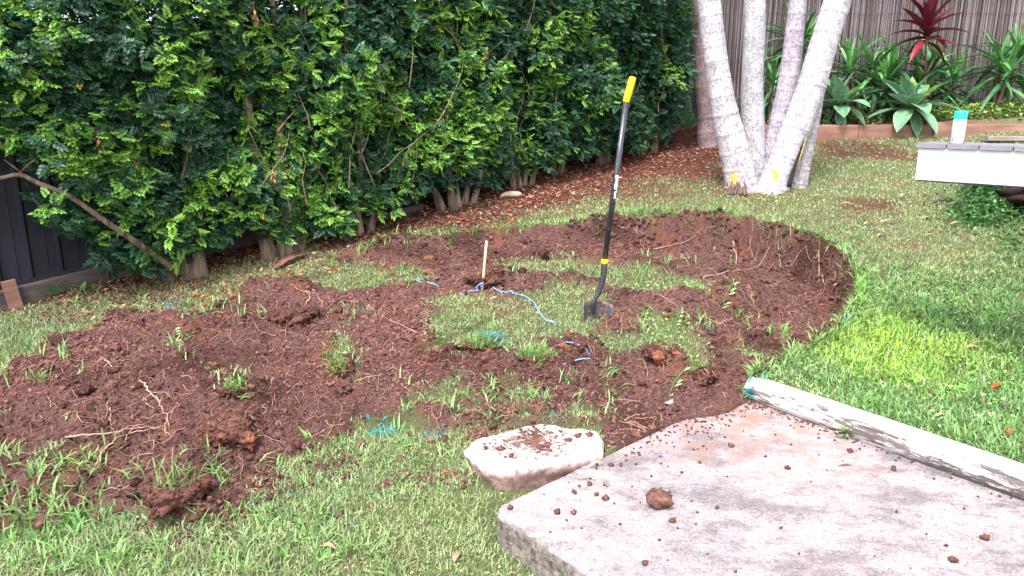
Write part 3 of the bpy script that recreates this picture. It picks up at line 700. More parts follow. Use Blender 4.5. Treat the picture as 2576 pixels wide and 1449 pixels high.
# ------------------------------------------------------------------ grass
TURQ = [(945, 1085, .045, .6), (985, 1088, .05, .7), (1095, 1092, .04, .6), (1245, 850, .06, .7), (430, 770, .05, .6), (370, 812, .05, .5), (260, 820, .03, .7), (2118, 795, .03, .8), (2140, 662, .04, .4), (2150, 635, .04, .4), (1905, 942, .04, .9),
        (690, 1072, .05, .5), (2100, 700, .03, .3), (2105, 618, .03, .5), (1085, 705, .04, .2), (1395, 605, .05, .4), (1500, 572, .05, .35), (2150, 705, .04, .5), (1400, 1060, .05, .3)]
turq = [(at(a, b), r, q) for a, b, r, q in TURQ]
def blades(x, y, z, L_, W, lean, col):
    n = len(x); a = rng.uniform(0, 2*np.pi, n); b = a+np.pi/2+rng.normal(0, .5, n)
    dx, dy = np.cos(a), np.sin(a); tx, ty = np.cos(b)*W/2, np.sin(b)*W/2
    V = np.zeros((n, 5, 3), np.float32)
    def pt(t): return x+dx*L_*lean*t**1.5, y+dy*L_*lean*t**1.5, z+L_*(t*np.sqrt(np.clip(1-lean**2*.55, .05, 1))-.45*lean*t*t)
    for k, (t, w_) in enumerate(((0, .7), (.5, 1.0))):
        px, py, pz = pt(t)
        V[:, 2*k] = np.stack([px-tx*w_, py-ty*w_, pz], 1); V[:, 2*k+1] = np.stack([px+tx*w_, py+ty*w_, pz], 1)
    px, py, pz = pt(1.); V[:, 4] = np.stack([px, py, pz], 1)
    f = np.array([[0, 1, 3], [0, 3, 2], [2, 3, 4]]); F = (np.arange(n)*5)[:, None, None]+f[None]
    return V.reshape(-1, 3), F.reshape(-1, 3), np.repeat(col, 5, 0)
def infront(x, y, margin=1.15):     # only where the photograph can plausibly see
    zc = y*cP+.0+ (CAMZ-.1)*sP; return np.abs(x/zc) < (1288/FPX)*margin+.05
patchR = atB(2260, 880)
def grass():
    Vs, Fs, Cs = [], [], []; off = 0
    def region(x0, x1, y0, y1, dens, L0, W0, lean0, seed, straw=.26, kind=0):
        nonlocal off
        n = int((x1-x0)*(y1-y0)*dens); x = rng.uniform(x0, x1, n); y = rng.uniform(y0, y1, n)
        m = infront(x, y); x, y = x[m], y[m]
        g = Df(x, y); 
        sf = (x-F0.x)*fn.x+(y-F0.y)*fn.y
        sl_ = (x-F0.x)*fd.x+(y-F0.y)*fd.y; wd = .25+.75*sstep(.4, 3.6, sl_)+.7*sstep(3.2, 5.5, sl_); lit = sstep(.5*wd, 1.35*wd, sf+.35*vn(x*2, y*2, 90)*wd); thin = .35+.65*sstep(-.35, .15, fbm(x*2.6, y*2.6, 95))
        far = sstep(4.6, 6.0, y)
        g = g*(lit*.97+.03)*(1-far*(1-thin)*.7)
        # worn strip in front of the edging and by the hedge
        keep = rng.uniform(0, 1, len(x)) < g; keep &= sf > .1; keep &= (y < EDGE_Y-.03)
        x, y = x[keep], y[keep]; z = Hf(x, y)-.004; n = len(x); far = far[keep]
        so_ = Sf(x, y)
        right = sstep(.9, 1.6, x+.3*vn(x*2, y*2, 3))*sstep(5.4, 4.5, y)
        left = sstep(-.5, -1.1, x)*sstep(5.5, 4.0, y)
        broad = np.clip(right+.45*left, 0, 1)
        L_ = L0*rng.uniform(.5, 1.35, n)*(1+.7*broad); W = W0*rng.uniform(.6, 1.3, n)*(1+.55*broad); lean = np.clip(lean0+rng.normal(0, .25, n)+.12*broad, .05, 1.05)
        u = rng.uniform(0, 1, (n, 1)); pn = (fbm(x*1.7, y*1.7, 97)+.5)[:, None]
        base_ = np.array([.20, .31, .135])*(1-pn)+np.array([.31, .39, .17])*pn
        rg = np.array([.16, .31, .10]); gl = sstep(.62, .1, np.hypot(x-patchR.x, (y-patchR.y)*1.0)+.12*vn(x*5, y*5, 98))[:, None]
        rg = rg*(1-gl)+np.array([.32, .52, .07])*gl  # brightly lit patch of the right lawn, painted into the grass colour
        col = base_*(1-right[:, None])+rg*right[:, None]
        col = col*(.65+.7*u)
        st = rng.uniform(0, 1, n) < (straw*(1-.6*right)+.12*far); col[st] = np.array([.33, .29, .17])*(.6+.5*rng.uniform(0, 1, (st.sum(), 1)))
        pale = rng.uniform(0, 1, n) < .09; col[pale] = np.array([.36, .44, .27])
        for c, r, q in turq:
            d = np.hypot(x-c.x, y-c.y); t = (d < r*1.15) & (rng.uniform(0, 1, n) < q); col[t] = np.array([.06, .36, .42])*(.7+.8*rng.uniform(0, 1, (t.sum(), 1)))
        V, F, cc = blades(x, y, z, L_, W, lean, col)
        Vs.append(V); Fs.append(F+off); Cs.append(cc); off += len(V)
    region(-2.4, 3.0, 2.05, 3.3, 14500, .036, .0042, .55, 1)
    region(-3.4, 3.2, 3.3, 4.6, 10500, .034, .0048, .55, 2)
    region(-4.5, 5.0, 4.6, 6.4, 7200, .034, .0058, .6, 3)
    region(-4.5, 7.5, 6.4, 9.7, 3300, .034, .0085, .65, 4, .22)
    V = np.concatenate(Vs); F = np.concatenate(Fs); c = np.concatenate(Cs); print('grass tris', len(F))
    tag(link('lawn_grass', nmesh('lawn_grass', V, F, c), M_grass), 'green lawn grass around and inside the dug circle', 'grass', kind='stuff')
grass()
def tall_grass():     # lanky broad blades in loose clumps
    spots = []
    r = random.Random(5)
    for (a, b, c, d, n) in ((0, 260, 1140, 1330, 46), (0, 420, 1290, 1449, 40), (500, 1000, 1290, 1449, 36), (300, 560, 1150, 1260, 10), (640, 1130, 1080, 1240, 16), (1000, 1500, 940, 1060, 20), (820, 900, 780, 960, 6), (1080, 1250, 800, 880, 14),
                            (1300, 1400, 870, 920, 10), (1600, 1790, 790, 850, 12), (1840, 2000, 800, 880, 10), (1500, 1560, 940, 1040, 6), (1950, 2150, 870, 960, 14), (2150, 2560, 650, 1130, 60), (2130, 2200, 600, 800, 10), (0, 200, 850, 960, 12),
                            (1820, 1850, 650, 790, 3), (1240, 1780, 645, 710, 24), (700, 1050, 660, 730, 16), (430, 470, 840, 900, 4), (560, 610, 950, 1000, 5), (150, 700, 720, 800, 24), (1180, 1260, 1150, 1230, 5), (1280, 1330, 1190, 1215, 3)):
        for _ in range(n): spots.append((r.uniform(a, b), r.uniform(c, d)))
    for i in range(len(rim_px)-1):
        for _ in range(13):
            t = r.random(); spots.append((rim_px[i][0]*(1-t)+rim_px[i+1][0]*t+r.gauss(0, 2), rim_px[i][1]*(1-t)+rim_px[i+1][1]*t-r.uniform(-2, 9)))
    Vs, Fs, Cs = [], [], []; off = 0
    for px, py in spots:
        p = at(px, py); k = r.randint(4, 11); 
        if inpoly(np.array([p.x]), np.array([p.y]), slab_poly)[0]: continue
        x = rng.normal(p.x, .02, k); y = rng.normal(p.y, .02, k); z = Hf(x, y)-.005
        L_ = rng.uniform(.05, .125, k); W = rng.uniform(.006, .011, k); lean = rng.uniform(.3, 1.0, k)
        g = r.random(); c0 = np.array([.15, .33, .07])*(1-g)+np.array([.22, .36, .12])*g
        col = c0*(.7+.6*rng.uniform(0, 1, (k, 1))); col = col*(1-.25*g)+.25*g*np.array([.40, .44, .30])
        if 2150 < px and py > 700: col = col*np.array([.95, 1.1, .7])
        V, F, cc = blades(x, y, z, L_, W, lean, col); Vs.append(V); Fs.append(F+off); Cs.append(cc); off += len(V)
    tag(link('coarse_grass', nmesh('coarse_grass', np.concatenate(Vs), np.concatenate(Fs), np.concatenate(Cs)), M_grass), 'lanky broad grass tufts on the lawn and between the clods', 'grass', kind='stuff')
tall_grass()

# ------------------------------------------------------------------ soil lumps, roots
import bmesh
def ico(sub):
    bm = bmesh.new(); bmesh.ops.create_icosphere(bm, subdivisions=sub, radius=1)
    V = np.array([v.co[:] for v in bm.verts]); F = np.array([[v.index for v in f.verts] for f in bm.faces]); bm.free(); return V, F
OCT = (np.array([(1, 0, 0), (-1, 0, 0), (0, 1, 0), (0, -1, 0), (0, 0, 1), (0, 0, -1)], float), np.array([(0, 2, 4), (2, 1, 4), (1, 3, 4), (3, 0, 4), (2, 0, 5), (1, 2, 5), (3, 1, 5), (0, 3, 5)])); I1 = ico(1); I2 = ico(2); I3 = ico(3); I4 = ico(4); I5 = ico(5)
def lump(seed, sub=I2, rough=.28):
    V, F = sub; r = 1+rough*vn(V[:, 0]*1.6+V[:, 2]*1.1+seed, V[:, 1]*1.6-V[:, 2]*.9, seed)+rough*.7*vn(V[:, 0]*4+V[:, 2]*3, V[:, 1]*4+seed+V[:, 2]*2, seed+5)
    return V*r[:, None], F
def scatter_lumps():
    Vs, Fs, Cs = [], [], []; off = 0
    def put(x, y, size, sub, dz=.3):
        nonlocal off
        n = len(x); nv = 6
        tm = []
        for s in range(nv):
            q0, q1 = lump(int(s), sub, .45); q0 = q0+np.random.default_rng(s+900).normal(0, .17, q0.shape); tm.append((q0, q1))
        for t in range(nv):
            s = np.arange(n) % nv == t; k = s.sum()
            if k == 0: continue
            V0, F0_ = tm[t]; a = rng.uniform(0, 6.28, k); sz = size[s][:, None]*rng.uniform(.7, 1.25, (k, 3))*np.array([1, 1, .75])
            ca, sa = np.cos(a)[:, None], np.sin(a)[:, None]
            P = V0[None]*sz[:, None, :]
            Xr = P[..., 0]*ca-P[..., 1]*sa; Yr = P[..., 0]*sa+P[..., 1]*ca
            zz = Hf(x[s], y[s])[:, None]+P[..., 2]+sz[:, 2][:, None]*dz
            V = np.stack([Xr+x[s][:, None], Yr+y[s][:, None], zz], -1).reshape(-1, 3)
            F = ((np.arange(k)*len(V0))[:, None, None]+F0_[None]).reshape(-1, 3)
            c = np.array([.118, .056, .049])*(.5+(1.0 if len(V0) < 20 else .55)*rng.uniform(0, 1, (k, 1)))*(.6+.8*np.clip(fbm(x[s]*1.6, y[s]*1.6, 140)+.5, .1, .9))[:, None]; o = rng.uniform(0, 1, k) < .04; c[o] = np.array([.17, .075, .045])*(.8+.4*rng.uniform(0, 1, (o.sum(), 1)))
            Vs.append(V); Fs.append(F+off); Cs.append(np.repeat(c, len(V0), 0)); off += len(V)
    def pts(n, x0=-3.3, x1=3.0, y0=2.2, y1=6.2, thr=.5, cl=True):
        x = rng.uniform(x0, x1, n); y = rng.uniform(y0, y1, n); q = Sf(x, y) > thr
        q &= sdf(x, y, slab_poly) < -.01
        if cl: q &= rng.uniform(0, 1, n) < .35+.65*sstep(-.2, .3, fbm(x*2.2, y*2.2, 130))
        q &= infront(x, y); return x[q], y[q]
    x, y = pts(125000); put(x, y, rng.uniform(.004, .0105, len(x)), OCT)
    x, y = pts(14000); put(x, y, .007+.009*rng.uniform(0, 1, len(x))**2, I1)
    x, y = pts(3000); put(x, y, .012+.016*rng.uniform(0, 1, len(x))**2, I2, .1)
    x, y = pts(420); put(x, y, .022+.026*rng.uniform(0, 1, len(x))**2, I3, -.1)
    # crumbs thrown on the grass around the dig
    x = rng.uniform(-2.6, 1.0, 2600); y = rng.uniform(2.2, 4.6, 2600); d = sdf(x, y, soil_poly)
    q = (d < 0) & (rng.uniform(0, 1, 2600) < np.exp(d/.16)) & (sdf(x, y, slab_poly) < -.02); x, y = x[q], y[q]
    put(x, y, .005+.018*rng.uniform(0, 1, len(x))**3, I1, .9)
    for cx, cy, r_, n in ((1230, 1060, .07, 60), (1075, 1208, .035, 26), (1165, 1195, .045, 30), (1015, 1195, .02, 8), (850, 1160, .05, 30), (1210, 1070, .06, 50), (1330, 1020, .1, 40), (830, 1190, .07, 20), (700, 1225, .06, 30), (960, 1225, .02, 8), (120, 800, .1, 40), (400, 745, .1, 60), (440, 755, .06, 40), (240, 870, .06, 30), (560, 1290, .08, 50), (420, 1300, .09, 90), (160, 1400, .02, 8)):
        p = at(cx, cy); n = int(n*2.2); x = rng.normal(p.x, r_, n); y = rng.normal(p.y, r_*.7, n); q = sdf(x, y, slab_poly) < -.02; x, y = x[q], y[q]
        put(x, y, rng.uniform(.004, .014, len(x)), I1, .6)
    V = np.concatenate(Vs); F = np.concatenate(Fs); c = np.concatenate(Cs); print('lump tris', len(F))
    tag(link('soil_crumbs', nmesh('soil_crumbs', V, F, c), M_soilc), 'loose crumbly red brown soil over the dug circle', 'soil', kind='stuff')
scatter_lumps()
def spill_crumbs():     # crumbs too small to count on the slab's back corner and the crack by the stone
    mb = MB(); 
    for i in range(520):
        t = abs(random.gauss(0, .5)); q = S3-dA*t+Vector((dL.x, dL.y, 0))*abs(random.gauss(0, .10))
        if random.random() < .35: q = S3+dL*abs(random.gauss(0, .5))-nL*abs(random.gauss(0, .05))-dA*.02
        V, F = I1; s_ = random.uniform(.002, .0075); mb.add([(q.x+v[0]*s_, q.y+v[1]*s_, .0008+s_*.5+v[2]*s_*.7) for v in V], F, (.09, .042, .034))
    tag(mb.build('spilled_crumbs', M_soilc), 'fine soil crumbs spilled over the far corner of the slab', 'soil', kind='stuff')
spill_crumbs()
def fibres():
    mb = MB(); r = random.Random(3)
    for i in range(2400):
        if i < 900: px, py = r.uniform(1500, 2120), r.uniform(560, 860)
        else: px, py = r.uniform(60, 1900), r.uniform(600, 1250)
        p = at(px, py)
        if Sf(np.array([p.x]), np.array([p.y]))[0] < .6: continue
        if i % 7 and max(abs(H(p.x, p.y)-H(p.x+.03, p.y)), abs(H(p.x, p.y)-H(p.x, p.y+.03)), abs(H(p.x, p.y)-H(p.x-.03, p.y))) > .025: continue
        a = r.uniform(0, 6.28); L_ = r.uniform(.03, .16); pts = []
        q = p.copy(); st = L_/4
        for k in range(5):
            pts.append((q.x, q.y, H(q.x, q.y)+.006+.012*math.sin(k*.8)*r.random())); a += r.uniform(-.7, .7); q = q+Vector((math.cos(a)*st, math.sin(a)*st, 0))
        c = r.uniform(.5, 1.1); mb.tube(pts, r.uniform(.0008, .0020), 3, False, col=(.38*c, .22*c, .16*c))
    tag(mb.build('root_fibres', M_litter), 'fine pale root fibres lying on the dug soil', 'roots', kind='stuff')
fibres()
roots = [
    ([(2040, 665), (2060, 710), (2085, 725), (2110, 725), (2150, 700), (2170, 685)], .009, 'long pale root curving along the steep right wall of the pit', [0, 0, .03, .05, .08, .1]),
    ([(1845, 615), (1850, 650), (1855, 680)], .013, 'thick pale root stump standing upright in the back of the pit', [.02, 0, 0]),
    ([(1885, 610), (1888, 640), (1905, 660)], .006, 'thin pale root hanging on the rear pit wall', None),
    ([(1880, 720), (1890, 735), (1892, 760), (1900, 775)], .006, 'short white root lying mid floor of the pit', None),
    ([(1770, 700), (1830, 690), (1900, 678), (1980, 672), (2050, 665)], .009, 'long straggling root across the pit floor toward the right wall', None),
    ([(1560, 575), (1600, 590), (1612, 620), (1640, 640)], .007, 'pale root arching at the back wall, right of the shovel shaft', None),
    ([(1640, 630), (1700, 618), (1760, 600), (1800, 590)], .006, 'thin reddish root across the back wall left of the root stump', None),
    ([(1980, 890), (2010, 885), (2035, 900)], .008, 'curled brown root at the near right rim of the pit', None),
    ([(355, 960), (375, 985), (400, 1015), (410, 1040), (430, 1080)], .009, 'long forked root lying on the left soil heap', None),
    ([(170, 1100), (260, 1095), (340, 1085), (420, 1075)], .007, 'thin root running sideways across the left soil heap', None),
    ([(230, 1200), (250, 1160), (270, 1130), (310, 1100), (400, 1085)], .008, 'bent pale root at the front of the left soil heap', None),
    ([(890, 965), (930, 952), (968, 945)], .006, 'short pale twig on the soil left of the turf clumps', None),
    ([(265, 910), (285, 930)], .011, 'stubby brown root end on the far left heap', None),
    ([(985, 590), (982, 610), (975, 622)], .005, 'hooked white root at the back left rim', None),
    ([(770, 770), (780, 745), (745, 730), (730, 715)], .007, 'looped root on top of the highest soil mound', None),
    ([(815, 780), (800, 750), (770, 735)], .005, 'short root beside the looped one on the highest mound', None),
    ([(600, 1130), (640, 1110), (660, 1085)], .007, 'pale root sticking from the front of the left clod heap', None),
    ([(720, 1175), (735, 1190), (742, 1205)], .004, 'tiny white root at the grass edge near the stone', None),
    ([(1640, 740), (1690, 765), (1720, 790)], .004, 'thin reddish stem on the soil right of the spade blade', None),
    ([(1090, 860), (1010, 820), (960, 800)], .005, 'long thin root in the soil left of the grass island', None),
    ([(2085, 620), (2078, 640), (2070, 660)], .007, 'short pale root dangling near the top of the right pit wall', None),
    ([(280, 1030), (278, 1060), (284, 1085)], .006, 'upright root stub on the left heap', None),
    ([(1960, 560), (1985, 590), (1990, 620), (1960, 650)], .006, 'branching root on the rear right pit wall', None),
]
for k, (pp, r_, lb, up) in enumerate(roots):
    P = [at(*q)+Vector((0, 0, r_*.7+(up[i] if up else .004))) for i, q in enumerate(pp)]
    sp_ = spline(P, 5); rr = random.Random(k)
    sp_ = [q+Vector((rr.uniform(-1, 1), rr.uniform(-1, 1), rr.uniform(-.5, 1)))*r_*.5 for q in sp_]
    sp_ = [q+Vector((rr.uniform(-1, 1), rr.uniform(-1, 1), rr.uniform(-.6, .8)))*.006 for q in sp_]; r_ *= .68
    for q in sp_[1:-1]: q.z = max(q.z, H(q.x, q.y)+.008)
    rd = [r_*(1-.6*i/len(sp_))*rr.uniform(.7, 1.2) for i in range(len(sp_))]
    g0 = P[0].copy(); mb = MB(); mb.tube([q-g0 for q in sp_], rd, 7)
    for b in range(2):
        i = rr.randint(1, len(sp_)-2); q = sp_[i]-g0; d = Vector((rr.uniform(-1, 1), rr.uniform(-1, 1), rr.uniform(0, .5))).normalized()*.05
        mb.tube([q, q+d*.5+Vector((0, 0, .004)), q+d+Vector((0, 0, -.004))], [r_*.4, r_*.3, r_*.15], 5)
    tag(mb.build('tree_root', M_stick, None, True, loc=g0), lb, 'root', 'roots cut loose in the dig')

# ------------------------------------------------------------------ turf clumps dug out
def sod(px, py, r_, h, label, ng=160, L_=.05, tq=0, tilt=(0, 0), red=False, seed=0):
    p = at(px, py); root = empty('turf_clump', (p.x, p.y, p.z-.01)); root.rotation_euler = (tilt[0], tilt[1], seed)
    tag(root, label, 'turf clump', 'turf clumps cut from the lawn')
    V, F = lump(seed+40, I4, .38); q5 = 1+.16*np.abs(vn(V[:, 0]*7+V[:, 2]*5, V[:, 1]*7-V[:, 2]*6, seed))+.12*np.abs(vn(V[:, 0]*15+V[:, 2]*11, V[:, 1]*15-V[:, 2]*9, seed+1))-.1; V = V*q5[:, None]; V = V*np.array([r_, r_*.8, h*.55])+np.array([0, 0, h*.22]); V[:, 2] = np.where(V[:, 2] > h*.6, h*.6+(V[:, 2]-h*.6)*.25, V[:, 2])
    V += rng.normal(0, .0016, V.shape)
    c = np.tile(np.array([.085, .038, .03]), (len(V), 1))*(.7+.6*rng.uniform(0, 1, (len(V), 1)))
    if red: q = (V[:, 1] < -r_*.3) & (V[:, 2] < h*.5); c[q & (vn(V[:, 0]*25, V[:, 2]*25, seed) > -.1)] = np.array([.22, .085, .05])
    nc = int(900*r_/.12); pi = rng.integers(0, len(V), nc); a_ = V[pi]; sz = rng.uniform(.003, .011, (nc, 1, 1))
    cv = a_[:, None]+(OCT[0][None]+rng.normal(0, .25, (nc, 6, 3)))*sz; cf = (np.arange(nc)*6)[:, None, None]+OCT[1][None]+len(V)
    cc_ = np.repeat(c[pi]*(.6+.8*rng.uniform(0, 1, (nc, 1))), 6, 0); V = np.concatenate([V, cv.reshape(-1, 3)]); F = np.concatenate([F, cf.reshape(-1, 3)]); c = np.concatenate([c, cc_])
    link('earth_lump', nmesh('earth_lump', V, F, c, False), M_soilc, root)
    n = ng; a = rng.uniform(0, 6.28, n); q = np.sqrt(rng.uniform(0, 1, n))*r_*.95; x = np.cos(a)*q; y = np.sin(a)*q*.8; z = np.full(n, h*.66)-(.25*h)*(q/r_)**2
    col = np.array([.15, .29, .08])*(.6+.8*rng.uniform(0, 1, (n, 1))); s_ = rng.uniform(0, 1, n) < .2; col[s_] = (.36, .30, .17)
    if tq: t = (rng.uniform(0, 1, n) < tq) & (x > 0); col[t] = np.array([.08, .34, .38])
    V, F, cc = blades(x, y, z, L_*rng.uniform(.6, 1.4, n), rng.uniform(.003, .007, n), rng.uniform(.3, 1, n), col)
    tag(link('grass_tuft', nmesh('grass_tuft', V, F, cc), M_grass, root), kind='stuff')
    mb = MB()
    for i in range(26):
        a = random.uniform(0, 6.28); s0 = Vector((math.cos(a)*r_*.9, math.sin(a)*r_*.72, h*.35)); mb.tube([s0, s0*1.08-Vector((0, 0, h*.15)), s0*1.1-Vector((0, 0, h*random.uniform(.3, .6)))], .0011, 3, False, col=(.36, .2, .14))
    tag(mb.build('root_hairs', M_litter, root), kind='stuff')
sod(1218, 885, .12, .13, 'largest dug out turf clump, standing on a red clay root ball with turquoise sprayed blades', 420, .06, .55, (.05, .05), True, 1)
sod(1355, 905, .12, .09, 'round bright green turf clump beside the short ends of blue rope', 480, .05, 0, (.1, 0), False, 2)
sod(1760, 960, .10, .12, 'pale grassy turf clump tipped on its side near the end of the white log', 360, .035, 0, (.7, .6), False, 3)
sod(450, 1245, .11, .12, 'turf clump with broad upright blades at the front of the left soil heap', 60, .10, 0, (0, 0), False, 4)
sod(860, 935, .08, .10, 'small turf clump with drooping runners in the middle of the soil', 80, .07, 0, (.2, .3), True, 5)
sod(585, 1075, .13, .11, 'big fibrous upturned clod with hardly any grass on the left heap', 14, .04, 0, (.2, 0), True, 6)
sod(1655, 895, .09, .10, 'reddish clod with a few grass blades right of the blue rope', 26, .05, 0, (0, .2), True, 7)
sod(578, 985, .055, .06, 'little pale green turf tuft behind the fibrous upturned clod', 150, .04, 0, (.3, 0), False, 8)
sod(1225, 708, .11, .08, 'low red clay clod behind the bamboo stake', 12, .03, 0, (0, 0), True, 9)
sod(735, 800, .13, .09, 'dark clod crowning the highest soil mound', 10, .03, 0, (0, 0), False, 10)
sod(2030, 862, .09, .08, 'rounded dark clod at the near right inner edge of the pit', 10, .03, 0, (0, 0), True, 11)

# ------------------------------------------------------------------ clods on slab and stone
clodm = [nmesh('soil_clod', *(lambda q: (q[0]*(1+np.random.default_rng(i).normal(0, .13, (len(q[0]), 1)))*np.array([1, .75+.1*i, 1]), q[1]))(lump(90+i, I2, .5)), np.tile(np.array([.10, .047, .038]), (len(I2[0]), 1))*(.7+.6*rng.uniform(0, 1, (len(I2[0]), 1)))) for i in range(5)]
for m_ in clodm: m_.materials.append(M_soilc)
def clod(p, s_, label, i=0, flat=.8):
    o = bpy.data.objects.new('soil_clod', clodm[i % 5]); C.objects.link(o); o.location = p+Vector((0, 0, s_*flat*.62)); o.scale = (s_, s_*.9, s_*flat); o.rotation_euler = (0, 0, i*1.7)
    return tag(o, label, 'clod', 'clods fallen on the slab and stone')
V, F = lump(7, I3, .30); V = V*np.array([1.05, .95, .78]); V += rng.normal(0, .022, V.shape)
bc = nmesh('soil_clod', V*.046, F, np.tile(np.array([.11, .055, .045]), (len(V), 1))*(.65+.7*rng.uniform(0, 1, (len(V), 1))), False)
tag(link('soil_clod', bc, M_soilc, loc=atZ(1657, 1275, 0)+Vector((0, 0, .033))), 'largest soil clod, a fist sized lump alone on the concrete slab', 'clod', 'clods fallen on the slab and stone')
named = [(1522, 1258, .014, 'pair like double clod left of the fist sized clod'), (1500, 1246, .010, 'small clod touching the double clod on the slab'), (1402, 1290, .013, 'round clod on the slab nearest its left corner but one'), (1443, 1292, .010, 'small clod just right of the round clod near the slab corner'),
         (1283, 1280, .010, 'clod sitting right on the left corner of the slab'), (1446, 1242, .011, 'clod midway between the stone and the slab corner'), (1483, 1221, .010, 'clod on the slab just below the stone tip'), (1535, 1172, .011, 'largest of the clods close to the stone on the slab'),
         (1838, 1124, .012, 'tall reddish clod on the slab nearest the spilled soil'), (2138, 1137, .012, 'dark clod on the slab below the middle of the white log'), (2247, 1182, .013, 'clod with a leaf scrap near the white log on the slab'), (1981, 1180, .012, 'dark clod on the middle of the slab'),
         (2400, 1413, .014, 'double clod in the lower right part of the slab'), (2480, 1357, .013, 'clod farthest to the lower right on the slab'), (1692, 1313, .011, 'clod pair just below the fist sized clod'), (1804, 1280, .009, 'clod right of the fist sized clod'), (1622, 1420, .011, 'lone clod at the bottom middle of the slab')]
for i, (a, b, s_, lb) in enumerate(named): clod(atZ(a, b, 0), s_, lb, i)
small = [(1575, 1160), (1430, 1215), (1562, 1172), (1590, 1225), (1640, 1120), (1685, 1240), (1520, 1222), (1462, 1330), (1384, 1340), (1425, 1310), (1750, 1320), (1705, 1330), (1830, 1200), (2040, 1213), (2080, 1185), (2255, 1290), (2330, 1345), (2425, 1280), (2460, 1250), (2520, 1235), (2380, 1375), (2120, 1160),
         (1925, 1150), (1760, 1165), (1715, 1190), (1610, 1265), (1560, 1320), (1660, 1360), (1780, 1395), (1965, 1330), (2010, 1395), (2200, 1400), (2290, 1430), (1500, 1180), (1605, 1140), (1790, 1105), (1870, 1085), (1950, 1095), (1990, 1120), (2060, 1145), (1545, 1268), (1740, 1262), (1755, 1290), (1680, 1410), (1850, 1440)]
for i, (a, b) in enumerate(small): clod(atZ(a, b, 0), random.Random(i).uniform(.003, .007), 'tiny crumb of brown soil lying loose on the concrete slab', i)

